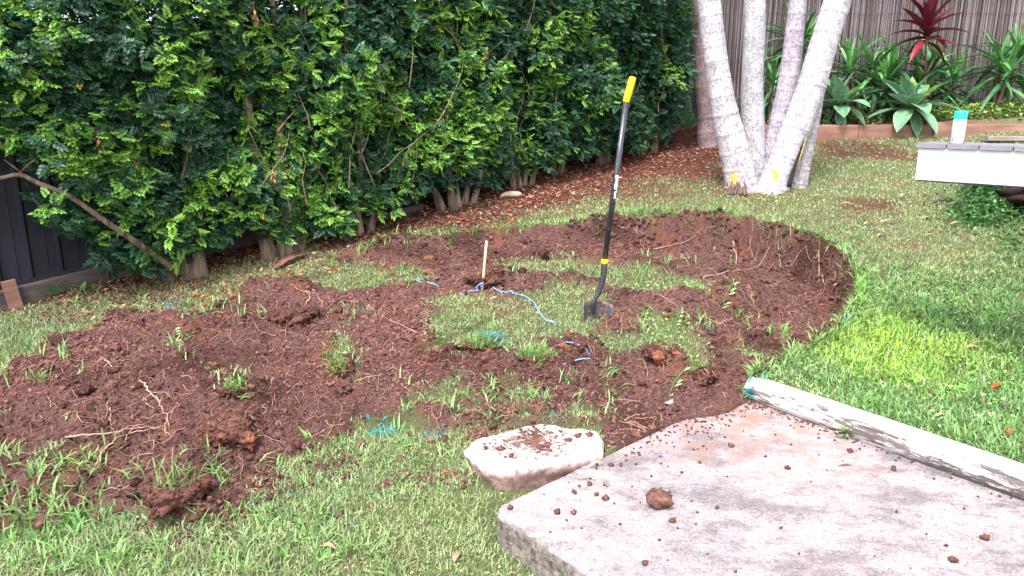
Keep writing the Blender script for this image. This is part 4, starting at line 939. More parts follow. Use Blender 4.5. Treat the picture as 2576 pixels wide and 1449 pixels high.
# ------------------------------------------------------------------ stone
def build_stone():
    zt = .046
    top = [(1172, 1122), (1190, 1098), (1250, 1084), (1330, 1069), (1420, 1066), (1485, 1070), (1512, 1095), (1518, 1128), (1490, 1143), (1420, 1152), (1360, 1163), (1290, 1175), (1235, 1172), (1190, 1148)]
    P = [atZ(x, y, zt) for x, y in top]; c = sum(P, Vector())/len(P); pc = P+[P[0], P[1], P[2]]
    pts = []
    for i in range(len(P)):
        a, b_, c_, d = P[i-1], P[i], P[(i+1) % len(P)], P[(i+2) % len(P)]
        for j in range(8):
            t = j/8; pts.append(.5*((2*b_)+(c_-a)*t+(2*a-5*b_+4*c_-d)*t*t+(3*b_-a-3*c_+d)*t**3))
    n = len(pts); V = [(0, 0, 0)]; F = []
    rings = [(.12, .004), (.25, .006), (.4, .006), (.55, .003), (.7, 0), (.82, -.001), (.92, -.004), (.975, -.010), (1.0, -.022), (1.01, -.045), (.99, -.07), (.95, -.10), (.90, -.16)]
    for k, (s_, z) in enumerate(rings):
        for i, p in enumerate(pts):
            d = (p-c)*s_; x, y = d.x, d.y; e = .009*float(vn(x*22, y*22, 3))+.012*float(vn(x*7, y*7, 4))
            if k > 6: q = 1+.05*float(vn(i*.35, z*30, 8)); x *= q; y *= q
            V.append((x, y, z+(e if k < 9 else e*.3)))
    for i in range(n): F.append((0, 1+i, 1+(i+1) % n))
    for k in range(len(rings)-1):
        for i in range(n): F.append((1+k*n+i, 1+(k+1)*n+i, 1+(k+1)*n+(i+1) % n, 1+k*n+(i+1) % n))
    root = empty('pale_stone', (c.x, c.y, zt)); tag(root, 'flat white stone dusted with soil, lying against the back edge of the concrete slab', 'stone')
    mt, nn_, p = newmat('soiled white stone'); N = nn_.nodes.new; L = nn_.links.new
    tc = N('ShaderNodeTexCoord')
    def noise(s, d, r_):
        z = N('ShaderNodeTexNoise'); z.inputs['Scale'].default_value = s; z.inputs['Detail'].default_value = d; z.inputs['Roughness'].default_value = r_; L(tc.outputs['Object'], z.inputs['Vector']); return z.outputs['Fac']
    def ramp(f, stops):
        c_ = N('ShaderNodeValToRGB'); e = c_.color_ramp.elements
        while len(e) < len(stops): e.new(.5)
        for k, (pp, cc) in enumerate(stops): e[k].position = pp; e[k].color = (*cc, 1)
        L(f, c_.inputs[0]); return c_.outputs[0]
    wh = ramp(noise(30, 7, .7), [(.34, (.15, .11, .10)), (.46, (.34, .29, .28)), (.60, (.50, .46, .455))])
    sd = ramp(noise(22, 7, .75), [(.3, (.06, .045, .045)), (.5, (.22, .13, .115)), (.7, (.42, .30, .28))])
    sx = N('ShaderNodeSeparateXYZ'); L(tc.outputs['Object'], sx.inputs[0])
    mr = N('ShaderNodeMapRange'); mr.inputs['From Min'].default_value = -.022; mr.inputs['From Max'].default_value = -.05; L(sx.outputs['Z'], mr.inputs['Value'])
    m1 = N('ShaderNodeMixRGB'); L(mr.outputs[0], m1.inputs[0]); L(wh, m1.inputs[1]); L(sd, m1.inputs[2])
    dt = N('ShaderNodeVectorMath'); dt.operation = 'DISTANCE'; L(tc.outputs['Object'], dt.inputs[0]); dt.inputs[1].default_value = (-.02, .02, 0)
    m2 = N('ShaderNodeMapRange'); m2.inputs['From Min'].default_value = .02; m2.inputs['From Max'].default_value = .34; m2.inputs['To Min'].default_value = .12; m2.inputs['To Max'].default_value = -.16; L(dt.outputs['Value'], m2.inputs['Value'])
    ad = N('ShaderNodeMath'); L(noise(26, 9, .75), ad.inputs[0]); L(m2.outputs[0], ad.inputs[1])
    m3 = N('ShaderNodeMapRange'); m3.inputs['From Min'].default_value = .535; m3.inputs['From Max'].default_value = .57; L(ad.outputs[0], m3.inputs['Value'])
    m4 = N('ShaderNodeMixRGB'); L(m3.outputs[0], m4.inputs[0]); L(m1.outputs[0], m4.inputs[1]); m4.inputs[2].default_value = (.13, .068, .055, 1)
    L(m4.outputs[0], p.inputs['Base Color']); p.inputs['Roughness'].default_value = .85
    b = N('ShaderNodeBump'); b.inputs['Strength'].default_value = .8; b.inputs['Distance'].default_value = .008; L(noise(45, 8, .7), b.inputs['Height']); L(b.outputs[0], p.inputs['Normal'])
    me = bpy.data.meshes.new('rock_body'); me.from_pydata(V, [], F); me.update(); me.polygons.foreach_set('use_smooth', np.ones(len(me.polygons), bool))
    link('rock_body', me, mt, root)
    sp = [(1258, 1133, .018, 'clod on the left end of the white stone'), (1428, 1112, .018, 'flat clod on the right half of the white stone'), (1455, 1100, .019, 'tallest clod on the white stone, toward its right end'), (1482, 1096, .015, 'rightmost clod on the white stone'), (1285, 1148, .010, 'small clod on the front lip of the white stone'), (1405, 1117, .009, 'small clod left of the flat clod on the white stone')]
    for i, (a, b_, s_, lb) in enumerate(sp): clod(atZ(a, b_, zt+.002), s_, lb, i, .6)
    mb = MB(); r = random.Random(9)
    for i in range(260):
        if i < 120: px, py = r.gauss(1350, 22), r.gauss(1100, 16)
        elif i < 210: px, py = r.gauss(1320, 42), r.gauss(1132, 6)
        else: px, py = r.uniform(1215, 1440), r.uniform(1085, 1145)
        q = atZ(px, max(1072, py), zt); s_ = r.uniform(.002, .011)**1.0; V_, F_ = I1
        mb.add([(q.x+v[0]*s_*r.uniform(.8, 1.2), q.y+v[1]*s_, q.z+v[2]*s_*.6) for v in V_], F_, (.10*r.uniform(.7, 1.3), .048, .038))
    tag(mb.build('stone_crumbs', M_soilc), 'crumbled soil heaped on the middle of the white stone', 'soil', kind='stuff')
build_stone()

# ------------------------------------------------------------------ shovel
def build_shovel():
    B = at(1500, 806); Yb = B.y; Q = lambda px, py, dy=0: atD(px, py, Yb+dy)-B
    root = empty('shovel', B); tag(root, 'long handled square mouth shovel standing upright in the grass island, black shaft with yellow grip', 'shovel')
    blk = pm('black glossy shaft', (.018, .018, .028), (.03, .03, .045), 20, .28, .05, Cc=(.25, .23, .24), cscale=55, clo=.60, chi=.66, spec=.6)
    yel = pm('yellow rubber', (.80, .42, .015), (.85, .48, .02), 10, .5, .05)
    yel2 = pm('lemon collar', (.80, .70, .01), (.85, .75, .02), 10, .5, .0)
    A = Q(1575, 256); T = Q(1592.5, 193); Cc = Q(1521, 657)
    d = (T-A).normalized()
    mb = MB(); mb.tube([A-d*.004, A, A+d*.02, A+(T-A)*.5, T-d*.008, T-d*.002, T], [.0185, .0205, .0208, .0212, .0212, .0185, .012], 20); mb.build('grip', yel, root, True)
    mb = MB(); mb.tube([A, Cc], [.0165, .0170], 20); mb.build('shaft', blk, root, True)
    d2 = (A-Cc).normalized(); mb = MB(); mb.tube([Cc-d2*.014, Cc-d2*.012, Cc+d2*.010, Cc+d2*.012], [.0205, .0225, .0225, .0205], 20); mb.build('collar', yel2, root, True)
    steel = pm('muddy black steel', (.022, .022, .032), (.06, .058, .075), 14, .45, .3, Cc=(.34, .27, .24), cscale=26, clo=.60, chi=.66, metal=.2, spec=.5, stretch=(1, 1, .5))
    pts = [Cc-d2*.012, Q(1519, 690), Q(1514, 712), Q(1506, 735, -.005), Q(1497, 752, -.015), Q(1492, 770, -.012), Q(1494, 790, -.004)]
    mb = MB(); sp = spline(pts, 5); mb.tube(sp, [.0195-.004*min(1, i/20)+(.006*max(0, (i-20)/10)) - .022*max(0, (i-24)/12) for i in range(len(sp))], 16); mb.build('socket', steel, root, True)
    # blade: curved plate with raised sides
    m, n = 24, 20; bl = pm('worn shovel plate', (.09, .088, .11), (.22, .21, .25), 9, .4, .25, Cc=(.20, .095, .065), cscale=16, clo=.58, chi=.63, metal=.35, spec=.5)
    TL, TR, BL, BR = Q(1465, 757), Q(1537, 763), Q(1468, 832), Q(1545, 826)
    fr = []; bk = []
    for j in range(n+1):
        for i in range(m+1):
            u = i/m; v = j/n; p = TL.lerp(TR, u).lerp(BL.lerp(BR, u), v)
            edge = abs(u*2-1)
            y = -.055*edge**4*(1-.4*v)+.012*math.exp(-((u-.46)/.06)**2)*(-1)*(1-v)+ (.028*(1-edge**2))
            lip = .012*max(0, 1-v*9)*(edge < 2)
            pp = p+Vector((0, y+lip*.9, 0)); fr.append(pp); bk.append(pp+Vector((0, .0035, 0)))
    V = fr+bk; o = len(fr); F = []
    for j in range(n):
        for i in range(m):
            a = j*(m+1)+i; F.append((a, a+m+1, a+m+2, a+1)); F.append((o+a, o+a+1, o+a+m+2, o+a+m+1))
    for i in range(m): F.append((i, i+1, o+i+1, o+i)); a = n*(m+1)+i; F.append((a+1, a, o+a, o+a+1))
    for j in range(n): a = j*(m+1); F.append((a+m+1, a, o+a, o+a+m+1)); a += m; F.append((a, a+m+1, o+a+m+1, o+a))
    mb = MB(); mb.add(V, F); mb.build('blade', bl, root, True)
    mb = MB()
    rd_ = random.Random(4)
    for i in range(60):    # mud stuck on the plate
        u = rd_.choice([rd_.uniform(.15, .42), rd_.uniform(.55, .95)]); v = rd_.uniform(.05, .35)*rd_.random()*1.7
        p = TL.lerp(TR, u).lerp(BL.lerp(BR, u), v)+Vector((0, .028*(1-(u*2-1)**2)-.008, 0)); s_ = rd_.uniform(.004, .009)
        mb.add([(p.x+q[0]*s_, p.y+q[1]*s_*.5, p.z+q[2]*s_) for q in I1[0]], I1[1], (.17, .075, .05))
    mb.build('mud', M_soilc, root)
    # torn white sticker wrapped on the front of the shaft
    st = []; F = []; nseg = 30
    a0 = A+(Cc-A)*.446; a1 = A+(Cc-A)*.592; ax = (a1-a0).normalized(); side = Vector((1, 0, 0)); side = (side-ax*side.dot(ax)).normalized(); frn = ax.cross(side).normalized()
    if frn.y > 0: frn = -frn
    for i in range(nseg+1):
        c = a0.lerp(a1, i/nseg); r_ = .0176
        l = -.15+.25*vn(i*.45, 0, 2); rr_ = .95-.05*vn(i*.6, 3, 3)-.5*(i > 21)*abs(float(vn(i*.8, 1, 9)))
        l = float(l)+.35*(i > 20); rr_ = float(rr_)
        if i in (19, 20): l = rr_-.25
        for t in (l, (l+rr_)/2, rr_): st.append(c+(side*math.sin(t)+frn*math.cos(t))*r_)
    for i in range(nseg):
        for k in range(2): a = i*3+k; F.append((a, a+1, a+4, a+3))
    mb = MB(); mb.add(st, F); mb.build('sticker', pm('torn white sticker', (.72, .73, .70), (.82, .83, .8), 40, .5, .1, Cc=(.05, .05, .06), cscale=60, clo=.60, chi=.63), root, True)
build_shovel()

# ------------------------------------------------------------------ stake and rope
B = at(1213, 732); d0 = atD(1224, 606, B.y)-B
mb = MB(); mb.tube([Vector((0, 0, 0))-d0*.15, d0*.3, d0*.31, d0*.65, d0], [.0085, .0085, .0092, .0085, .008], 9)
tag(mb.build('bamboo_stake', pm('pale stake wood', (.55, .38, .22), (.72, .55, .36), 20, .7, .2, stretch=(1, 1, .2)), None, True, loc=B), 'thin pale wooden stake with blue rope knotted at its foot', 'stake')
M_rope = None
def ropemat():
    m, n, p = newmat('blue twisted rope'); N = n.nodes.new; L = n.links.new
    g = N('ShaderNodeNewGeometry'); wv_ = N('ShaderNodeTexWave'); wv_.inputs['Scale'].default_value = 40; wv_.inputs['Distortion'].default_value = 1; wv_.bands_direction = 'DIAGONAL'
    L(g.outputs['Position'], wv_.inputs['Vector']); c = N('ShaderNodeValToRGB'); c.color_ramp.elements[0].color = (.035, .12, .48, 1); c.color_ramp.elements[1].color = (.30, .48, .80, 1)
    L(wv_.outputs['Fac'], c.inputs[0]); L(c.outputs[0], p.inputs['Base Color']); p.inputs['Roughness'].default_value = .55
    b = N('ShaderNodeBump'); b.inputs['Strength'].default_value = .5; b.inputs['Distance'].default_value = .003; L(wv_.outputs['Fac'], b.inputs['Height']); L(b.outputs[0], p.inputs['Normal']); return m
M_rope = ropemat()
root = empty('blue_rope', B); tag(root, 'thin blue rope knotted round the stake and trailing over the grass, partly buried in soil', 'rope')
def rope(pp, up=None, r_=.0048, name='rope_length'):
    P = [at(*q)+Vector((0, 0, (.012 if up is None else up[i]))) for i, q in enumerate(pp)]
    sp = spline(P, 8)
    for i in range(3, len(sp)-3): sp[i].z = max(sp[i].z, H(sp[i].x, sp[i].y)+.013)
    ns = len(sp); seg = []
    # three twisted strands
    mb = MB()
    for k in range(3):
        pts = []; acc = 0
        for i, q in enumerate(sp):
            t = (sp[min(i+1, ns-1)]-sp[max(i-1, 0)]).normalized(); u = t.cross(Vector((0, 0, 1))).normalized(); v = t.cross(u)
            if i: acc += (sp[i]-sp[i-1]).length
            a = acc*260+k*2.094; pts.append(q+(u*math.cos(a)+v*math.sin(a))*r_*.42-B)
        mb.tube(pts, r_*.62, 6)
    mb.build(name, M_rope, root, True)
rope([(1240, 733), (1262, 738), (1300, 745), (1325, 755), (1345, 772), (1355, 790), (1370, 808), (1385, 815), (1400, 818)], [.03, .01, .014, .02, .02, .02, .016, .014, .004])
rope([(1155, 740), (1175, 738), (1203, 735)], [0, .012, .012])
rope([(1040, 705), (1060, 712)], [.006, .004]); rope([(1075, 712), (1105, 723)], [.008, .006])
rope([(1398, 873), (1425, 873), (1455, 880), (1485, 893)], [.004, .03, .03, .0])
rope([(1418, 918), (1445, 916), (1462, 912), (1485, 902)], [.004, .02, .02, .0])
kn = at(1213, 732)
P = []
for t in range(26):
    a = t*.5; P.append(Vector((math.cos(a)*.013, math.sin(a)*.013, .045+.012*math.sin(t*.25)))+d0*0)
mb = MB(); mb.tube(P, .0045, 7); mb.tube(spline([(.01, -.01, .05), (-.015, -.015, .052), (-.035, -.01, .035), (-.035, -.012, .012), (-.018, -.012, 0)], 5), .0045, 7)
mb.tube(spline([(.008, -.012, .052), (.03, -.012, .045), (.05, -.01, .03), (.07, -.01, .01)], 5), .0045, 7); mb.build('knot', M_rope, root, True)

# ------------------------------------------------------------------ palms
def palmmat():
    m, n, p = newmat('ringed palm bark'); N = n.nodes.new; L = n.links.new
    tc = N('ShaderNodeNewGeometry')
    def noise(s, d, r_, st=(1, 1, 1)):
        z = N('ShaderNodeTexNoise'); z.inputs['Scale'].default_value = s; z.inputs['Detail'].default_value = d; z.inputs['Roughness'].default_value = r_
        mp = N('ShaderNodeMapping'); mp.inputs['Scale'].default_value = st; L(tc.outputs['Position'], mp.inputs['Vector']); L(mp.outputs[0], z.inputs['Vector']); return z.outputs['Fac']
    def ramp(f, stops):
        c_ = N('ShaderNodeValToRGB'); e = c_.color_ramp.elements
        while len(e) < len(stops): e.new(.5)
        for k, (pp, cc) in enumerate(stops): e[k].position = pp; e[k].color = (*cc, 1)
        L(f, c_.inputs[0]); return c_.outputs[0]
    a = ramp(noise(44, 9, .78), [(.35, (.13, .115, .13)), (.45, (.32, .295, .32)), (.58, (.50, .475, .50))])
    b = ramp(noise(9, 8, .7), [(.40, (.72, .72, .74)), (.6, (1.05, 1.05, 1.05))])
    mx = N('ShaderNodeMixRGB'); mx.blend_type = 'MULTIPLY'; mx.inputs[0].default_value = 1; L(a, mx.inputs[1]); L(b, mx.inputs[2])
    at_ = N('ShaderNodeAttribute'); at_.attribute_name = 'Col'; m2 = N('ShaderNodeMixRGB'); m2.blend_type = 'MULTIPLY'; m2.inputs[0].default_value = 1; L(mx.outputs[0], m2.inputs[1]); L(at_.outputs['Color'], m2.inputs[2])
    L(m2.outputs[0], p.inputs['Base Color']); p.inputs['Roughness'].default_value = .9; p.inputs['Specular IOR Level'].default_value = .2
    bp = N('ShaderNodeBump'); bp.inputs['Strength'].default_value = .7; bp.inputs['Distance'].default_value = .012; L(noise(34, 8, .75, (1, 1, .7)), bp.inputs['Height']); L(bp.outputs[0], p.inputs['Normal']); return m
M_palm = palmmat()
PB = at(1900, 478)
def stem(root, g, px, Yd, tint=(1, 1, 1), ridges=True, yellow=(), foot=1.0, seed=0, name='stem', split=None, rough=0):
    pts = []; rad = []
    for (cx, cy, w_) in px:
        q = atD(cx, cy, Yd); pts.append(q); zc = q.y*cP-(q.z-CAMZ)*sP; rad.append(w_/2/FPX*zc)
    if pts[-1].z < 4.5: d = (pts[-1]-pts[-2]).normalized(); pts.append(pts[-1]+d*1.3); rad.append(rad[-1]*.95)
    sp = spline(pts, 14); rd = np.interp(np.linspace(0, len(pts)-1, len(sp)), range(len(pts)), rad)
    n = 40; z = np.array([q.z for q in sp])
    fine = np.linspace(0, len(sp)-1, 230); P = np.array([q[:] for q in sp]); Pc = np.stack([np.interp(fine, range(len(sp)), P[:, k]) for k in range(3)], 1); rr = np.interp(fine, range(len(sp)), rd)
    lenacc = np.concatenate([[0], np.cumsum(np.linalg.norm(np.diff(Pc, axis=0), axis=1))])
    if ridges:
        per = .155; ph = (lenacc+.05*np.sin(lenacc*3+seed))/per; fr = ph-np.floor(ph); rr = rr*(1+.022*np.exp(-((fr-.5)/.09)**2))
    V, F = tube([Vector(q) for q in Pc], list(rr), n); V = np.array([v[:] for v in V])
    c0 = np.repeat(Pc, n, 0); dv = V-c0; an = np.tile(np.arange(n)/n*6.283, len(Pc)); la = np.repeat(lenacc, n)
    q = 1+.02*vn(np.cos(an)*3+seed, la*6, seed+3)+.03*sstep(.5, 0, la)*np.sin(an*5+seed)+rough*np.abs(vn(np.cos(an)*6, la*1.5+np.sin(an)*6, seed+7))
    if split is not None:
        pass
    V = c0+dv*q[:, None]; col = np.tile(np.array(tint, float), (len(V), 1))
    if ridges:
        frv = np.repeat(fr, n); col *= (1+.22*np.exp(-((frv-.5)/.07)**2)-.24*np.exp(-((frv-.38)/.05)**2))[:, None]
    for (cx, cy, r_, cc, st) in yellow:
        p = atD(cx, cy, Yd-.12); d = np.linalg.norm((V-np.array(p))*np.array([1, .35, .55]), axis=1)+.02*vn(V[:, 0]*30, V[:, 2]*30, 5); k = (sstep(r_, r_*.7, d)*st)[:, None]; col = col*(1-k)+np.array(cc)*k
    low = sstep(.25, .0, la)[:, None]*.35; col = col*(1-low)+low*np.array([.75, .62, .6])
    V = V-np.array(g)
    me = bpy.data.meshes.new(name); me.from_pydata([tuple(v) for v in V], [], F); me.update(); me.polygons.foreach_set('use_smooth', np.ones(len(me.polygons), bool)); setcol(me, col)
    return link(name, me, M_palm, root)
root = empty('palm_clump', PB); tag(root, 'clump of pale ringed palm stems splaying up from one base on the upper lawn', 'palm')
Yp = PB.y
YL = (1.7, 1.45, .12); WH = (1.9, 1.9, 1.9)
stem(root, PB, [(1872, 506, 92), (1868, 485, 86), (1866, 470, 80), (1852, 400, 76), (1827, 300, 66), (1812, 220, 60), (1797, 120, 57), (1784, 0, 56), (1776, -80, 55)], Yp+.05, (1.12, 1.10, 1.13), yellow=[(1846, 455, .055, YL, 1), (1835, 462, .05, WH, .6)], seed=1)
stem(root, PB, [(1905, 455, 70), (1902, 420, 62), (1895, 330, 57), (1892, 220, 55), (1897, 100, 54), (1899, 0, 53), (1900, -80, 52)], Yp+.32, (1.0, 1.04, 1.02), False, seed=2)
stem(root, PB, [(1938, 455, 62), (1944, 400, 50), (1960, 320, 52), (1985, 200, 50), (1998, 90, 46), (2008, 0, 42), (2016, -80, 41)], Yp+.22, (.92, .86, .93), True, seed=3, rough=.05)
stem(root, PB, [(1932, 500, 96), (1942, 480, 84), (1950, 455, 74), (1972, 400, 70), (2000, 330, 72), (2040, 220, 70), (2075, 100, 66), (2108, 0, 66), (2135, -80, 64)], Yp+.0, (1.12, 1.10, 1.13), yellow=[(1947, 440, .045, YL, 1), (1935, 452, .05, WH, .6), (1975, 462, .03, WH, .8)], seed=4)
stem(root, PB, [(1996, 488, 66), (2002, 462, 58), (2008, 440, 52), (2022, 380, 46), (2040, 300, 44), (2060, 200, 36), (2080, 110, 24)], Yp+.10, (.95, .93, .94), True, yellow=[(1994, 400, .03, YL, .8)], seed=5, name='stem')
mb = MB(); q_ = [atD(1984, 470, Yp-.17)-PB, atD(1996, 430, Yp-.15)-PB, atD(2012, 385, Yp-.13)-PB, atD(2024, 345, Yp-.12)-PB]
mb.tube(spline(q_, 4), [.022, .022, .021, .020, .018, .017, .016, .014, .012, .010, .007, .005, .002], 8); mb.build('crack', pm('dark hollow', (.012, .008, .008), (.03, .02, .02), 20, .95, .3), root, True)
mb = MB(); q_ = [p_+Vector((.014, -.004, .0)) for p_ in q_[1:]]; mb.tube(spline(q_, 4), [.002, .003, .004, .005, .005, .004, .003, .002, .001], 6); mb.build('yellow_growth', pm('yellow growth', (.45, .38, .03), (.62, .55, .05), 30, .9, .3), root, True)
mb = MB()
for i in range(60):
    a = random.uniform(2.6, 5.2); r_ = random.uniform(.12, .22); p = Vector((-.17+math.cos(a)*r_*.5, .02+math.sin(a)*r_, 0)); mb.tube([p+Vector((0, 0, .10*random.random())), p+Vector((math.cos(a)*.05, math.sin(a)*.05, -.02))], .006, 4, col=(.16, .1, .09))
mb.build('root_boss', M_soilc, root)
# farther palm by the corner of the fence
g = atD(1782, 332, Yp+1.9); root = empty('rear_palm', g); tag(root, 'brownish ringed palm trunk standing at the fence corner behind the pale clump', 'palm')
stem(root, g, [(1784, 372, 54), (1780, 338, 52), (1778, 300, 44), (1768, 200, 46), (1758, 100, 44), (1752, 0, 40), (1750, -60, 38)], g.y, (.55, .42, .40), True, seed=8, rough=.04, name='trunk')

# ------------------------------------------------------------------ rear garden
Y_reed = EDGE_Y+1.15; zb0 = H(4, EDGE_Y+.5)
def reed_fence():
    x0 = atD(1700, 200, Y_reed).x; x1 = atD(2640, 200, Y_reed).x
    root = empty('reed_fence', (x0, Y_reed, 1.0)); tag(root, 'tall grey brown stick screen fence behind the garden bed', 'fence')
    rm = []
    reeds_m = [pm('reed %s' % k, a, b, 9, .85, .4, 30, stretch=(1, 1, .15)) for k, a, b in (('ash', (.07, .056, .06), (.15, .125, .13)), ('brown', (.045, .034, .034), (.11, .085, .085)), ('pale', (.11, .09, .095), (.22, .19, .195)))]
    for k in range(9):
        mb = MB(); r = random.Random(k); pts = []; x = 0
        for i in range(7): pts.append((x, r.uniform(-.004, .004), i*.45)); x += r.uniform(-.007, .007)
        mb.tube(pts, [.0125*r.uniform(.82, 1.15) for _ in pts], 7)
        me = bpy.data.meshes.new('reed'); me.from_pydata(mb.v, [], mb.f); me.update(); me.polygons.foreach_set('use_smooth', np.ones(len(me.polygons), bool)); me.materials.append(reeds_m[k % 3]); rm.append(me)
    x = 0; i = 0
    while x < x1-x0 and i < 295:
        o = bpy.data.objects.new('reed', rm[random.randrange(9)]); C.objects.link(o); o.parent = root; o.location = (x, random.uniform(-.006, .006), -.1+random.uniform(-.05, .05)); o.rotation_euler = (0, random.uniform(-.006, .006), random.uniform(0, 6.28)); s_ = random.uniform(.8, 1.15); o.scale = (s_, s_, 1)
        x += .0275*s_*random.uniform(.85, 1.12); i += 1
    print('reeds', i, x1-x0)
    for z in (.45, .85, 1.25, 1.65, 2.05):
        mb = MB(); mb.tube([(t*.1, -.021+.003*math.sin(t*5), z+.004*math.sin(t*.7)) for t in range(int((x1-x0)*10))], .0022, 4); mb.build('tie_wire', M_fence, root)
    mb = MB(); mb.box(((x1-x0)/2, .045, 1.2), (x1-x0+.1, .02, 2.9)); mb.build('backing_board', M_plinth, root)
reed_fence()
def side_return():   # the fence corner between the hedge end and the stick screen
    pass
def edging():
    xa = atD(1880, 340, EDGE_Y).x; xb = atD(2350, 340, EDGE_Y).x; xc = atD(2700, 340, EDGE_Y).x
    zt = atD(2150, 314, EDGE_Y).z
    root = empty('garden_edging', (xa, EDGE_Y, zt)); tag(root, 'low red brown timber sleeper edging along the front of the garden bed', 'edging')
    mid = (xa+xb)/2+.2
    for a, b in ((xa, mid), (mid, xb)):
        mb = MB(); mb.box(((a+b)/2-xa, 0, -.11), (b-a-.008, .06, .22), bev=.006); mb.build('sleeper', M_timber, root)
    mb = MB(); mb.box(((xb+xc)/2-xa, .012, -.105), (xc-xb, .06, .225), bev=.006); mb.build('sleeper', M_plinth if False else M_timber, root)
    x = atD(2372, 330, EDGE_Y-.06).x-xa
    mb = MB(); mb.box((x, -.055, -.085), (.22, .04, .24), bev=.005); o = mb.build('stake_board', M_timber, root)
    for z in (-.03, -.10):
        mb = MB(); mb.tube([(x-.03, -.076, z), (x-.03, -.080, z)], .008, 10); mb.build('bolt', M_stick, root)
    p = atD(2540, 352, EDGE_Y-.5); mb = MB(); mb.box((0, 0, 0), (1.1, .12, .055), bev=.008)
    o = mb.build('loose_sleeper', M_greytimber, None, loc=(p.x+.25, p.y, H(p.x, p.y)+.035)); o.rotation_euler = (0, .01, .03)
    tag(o, 'loose weathered grey sleeper lying on the grass behind the raised deck edge', 'timber')
edging()

# leaves
def blade_mesh(name, L_, W, droop, fold, seg=8, prof='lance', col=(.05, .16, .05), edge=None, tipc=None):
    V = []; F = []; cs = []
    for i in range(seg+1):
        t = i/seg
        if prof == 'lance': w_ = W*(min(1, .45+t*2.2))*(1-t**3.2)
        elif prof == 'agave': w_ = W*(.40+.95*math.sin(min(1, t*1.55)*1.57)**1.4*1.0)*(1-t**4.0)*(.95)
        else: w_ = W*(.25+math.sin(math.pi*min(1, t*.95+.05))**.8)*(1-t**6)
        x = L_*(t-.10*droop*t*t); z = -droop*L_*t*t*.6
        wz = fold*w_
        for k, yy in enumerate((-1, -.5, 0, .5, 1)):
            V.append((x, yy*w_/2, z+abs(yy)*wz*.5)); c = np.array(col)*(1.25 if yy == 0 else 1)
            if edge is not None and abs(yy) == 1: c = np.array(edge)
            if tipc is not None and t > .8: c = np.array(tipc)
            cs.append(c)
    for i in range(seg):
        for k in range(4): a = i*5+k; F.append((a, a+1, a+6, a+5))
    me = bpy.data.meshes.new(name); me.from_pydata(V, [], F); me.update(); me.polygons.foreach_set('use_smooth', np.ones(len(me.polygons), bool)); setcol(me, np.array(cs)); me.materials.append(M_plant); return me
def orient(o, d, up=Vector((0, 0, 1)), roll=0):
    d = d.normalized(); t = up.cross(d)
    if t.length < .05: t = Vector((1, 0, 0)).cross(d)
    t.normalize(); n = d.cross(t); M = Matrix((d, t, n)).transposed(); o.rotation_euler = (M @ Matrix.Rotation(roll, 3, 'X')).to_euler()
def put_leaf(me, root, loc, d, s_, roll=0):
    o = bpy.data.objects.new('leaf', me); C.objects.link(o); o.parent = root; o.location = loc; orient(o, d, roll=roll); o.scale = (s_, s_, s_); return o
agm = [blade_mesh('leaf', .46, .17, .25+.25*k, .30, 9, 'agave', c, (.22, .33, .16)) for k, c in enumerate(((.11, .24, .155), (.095, .21, .13), (.13, .27, .16)))]
agy = blade_mesh('leaf', .42, .11, .15, .7, 9, 'agave', (.22, .38, .08), (.3, .42, .12))
def agave(px, py, Yd, label, s_=1., seed=0, lean=0):
    r = random.Random(seed); c = atD(px, py, Yd); gz = H(c.x, c.y); g = Vector((c.x, c.y, gz)); root = empty('agave_plant', g); tag(root, label, 'agave', 'agaves in the garden bed')
    hc = c.z-gz-.02
    mb = MB(); mb.tube([(0, 0, -.03), (0, 0, hc*.6), (0, 0, hc+.03)], [.05, .045, .03], 8); mb.build('stem', M_bark, root)
    # rings of leaves: (count, elevation, scale)
    a0 = r.uniform(0, 6.28)
    for n, el, q in ((3, 72, .85), (5, 48, 1.0), (6, 22, 1.0), (6, -8, .92), (5, -42, .72)):
        for i in range(n):
            a = a0+i*6.283/n+r.uniform(-.15, .15); e = R(el+r.uniform(-8, 8)); d = Vector((math.cos(a)*math.cos(e), math.sin(a)*math.cos(e), math.sin(e)))
            put_leaf(agm[r.randrange(3)], root, Vector((0, 0, hc))+d*.03, d, q*s_*r.uniform(.9, 1.08))
        a0 += .5
    put_leaf(agy, root, Vector((.02, -.03, hc)), Vector((.45, -.45, .75)), .85*s_); put_leaf(agy, root, Vector((0, 0, hc)), Vector((.02, .1, 1)), .8*s_)
agave(2290, 268, EDGE_Y+.12, 'large grey green agave rosette spilling over the timber edging', 1.16, 3)
agave(2108, 262, EDGE_Y+.25, 'agave rosette half hidden behind the right hand palm stem', 1.05, 5)
yum = [blade_mesh('leaf', .68, .070, .2+.35*k, .45, 8, 'lance', c) for k, c in enumerate(((.06, .19, .055), (.045, .14, .045), (.09, .24, .07), (.035, .11, .04)))]
yus = [blade_mesh('leaf', .56, .075, .1, .5, 8, 'lance', (.10, .28, .07))]
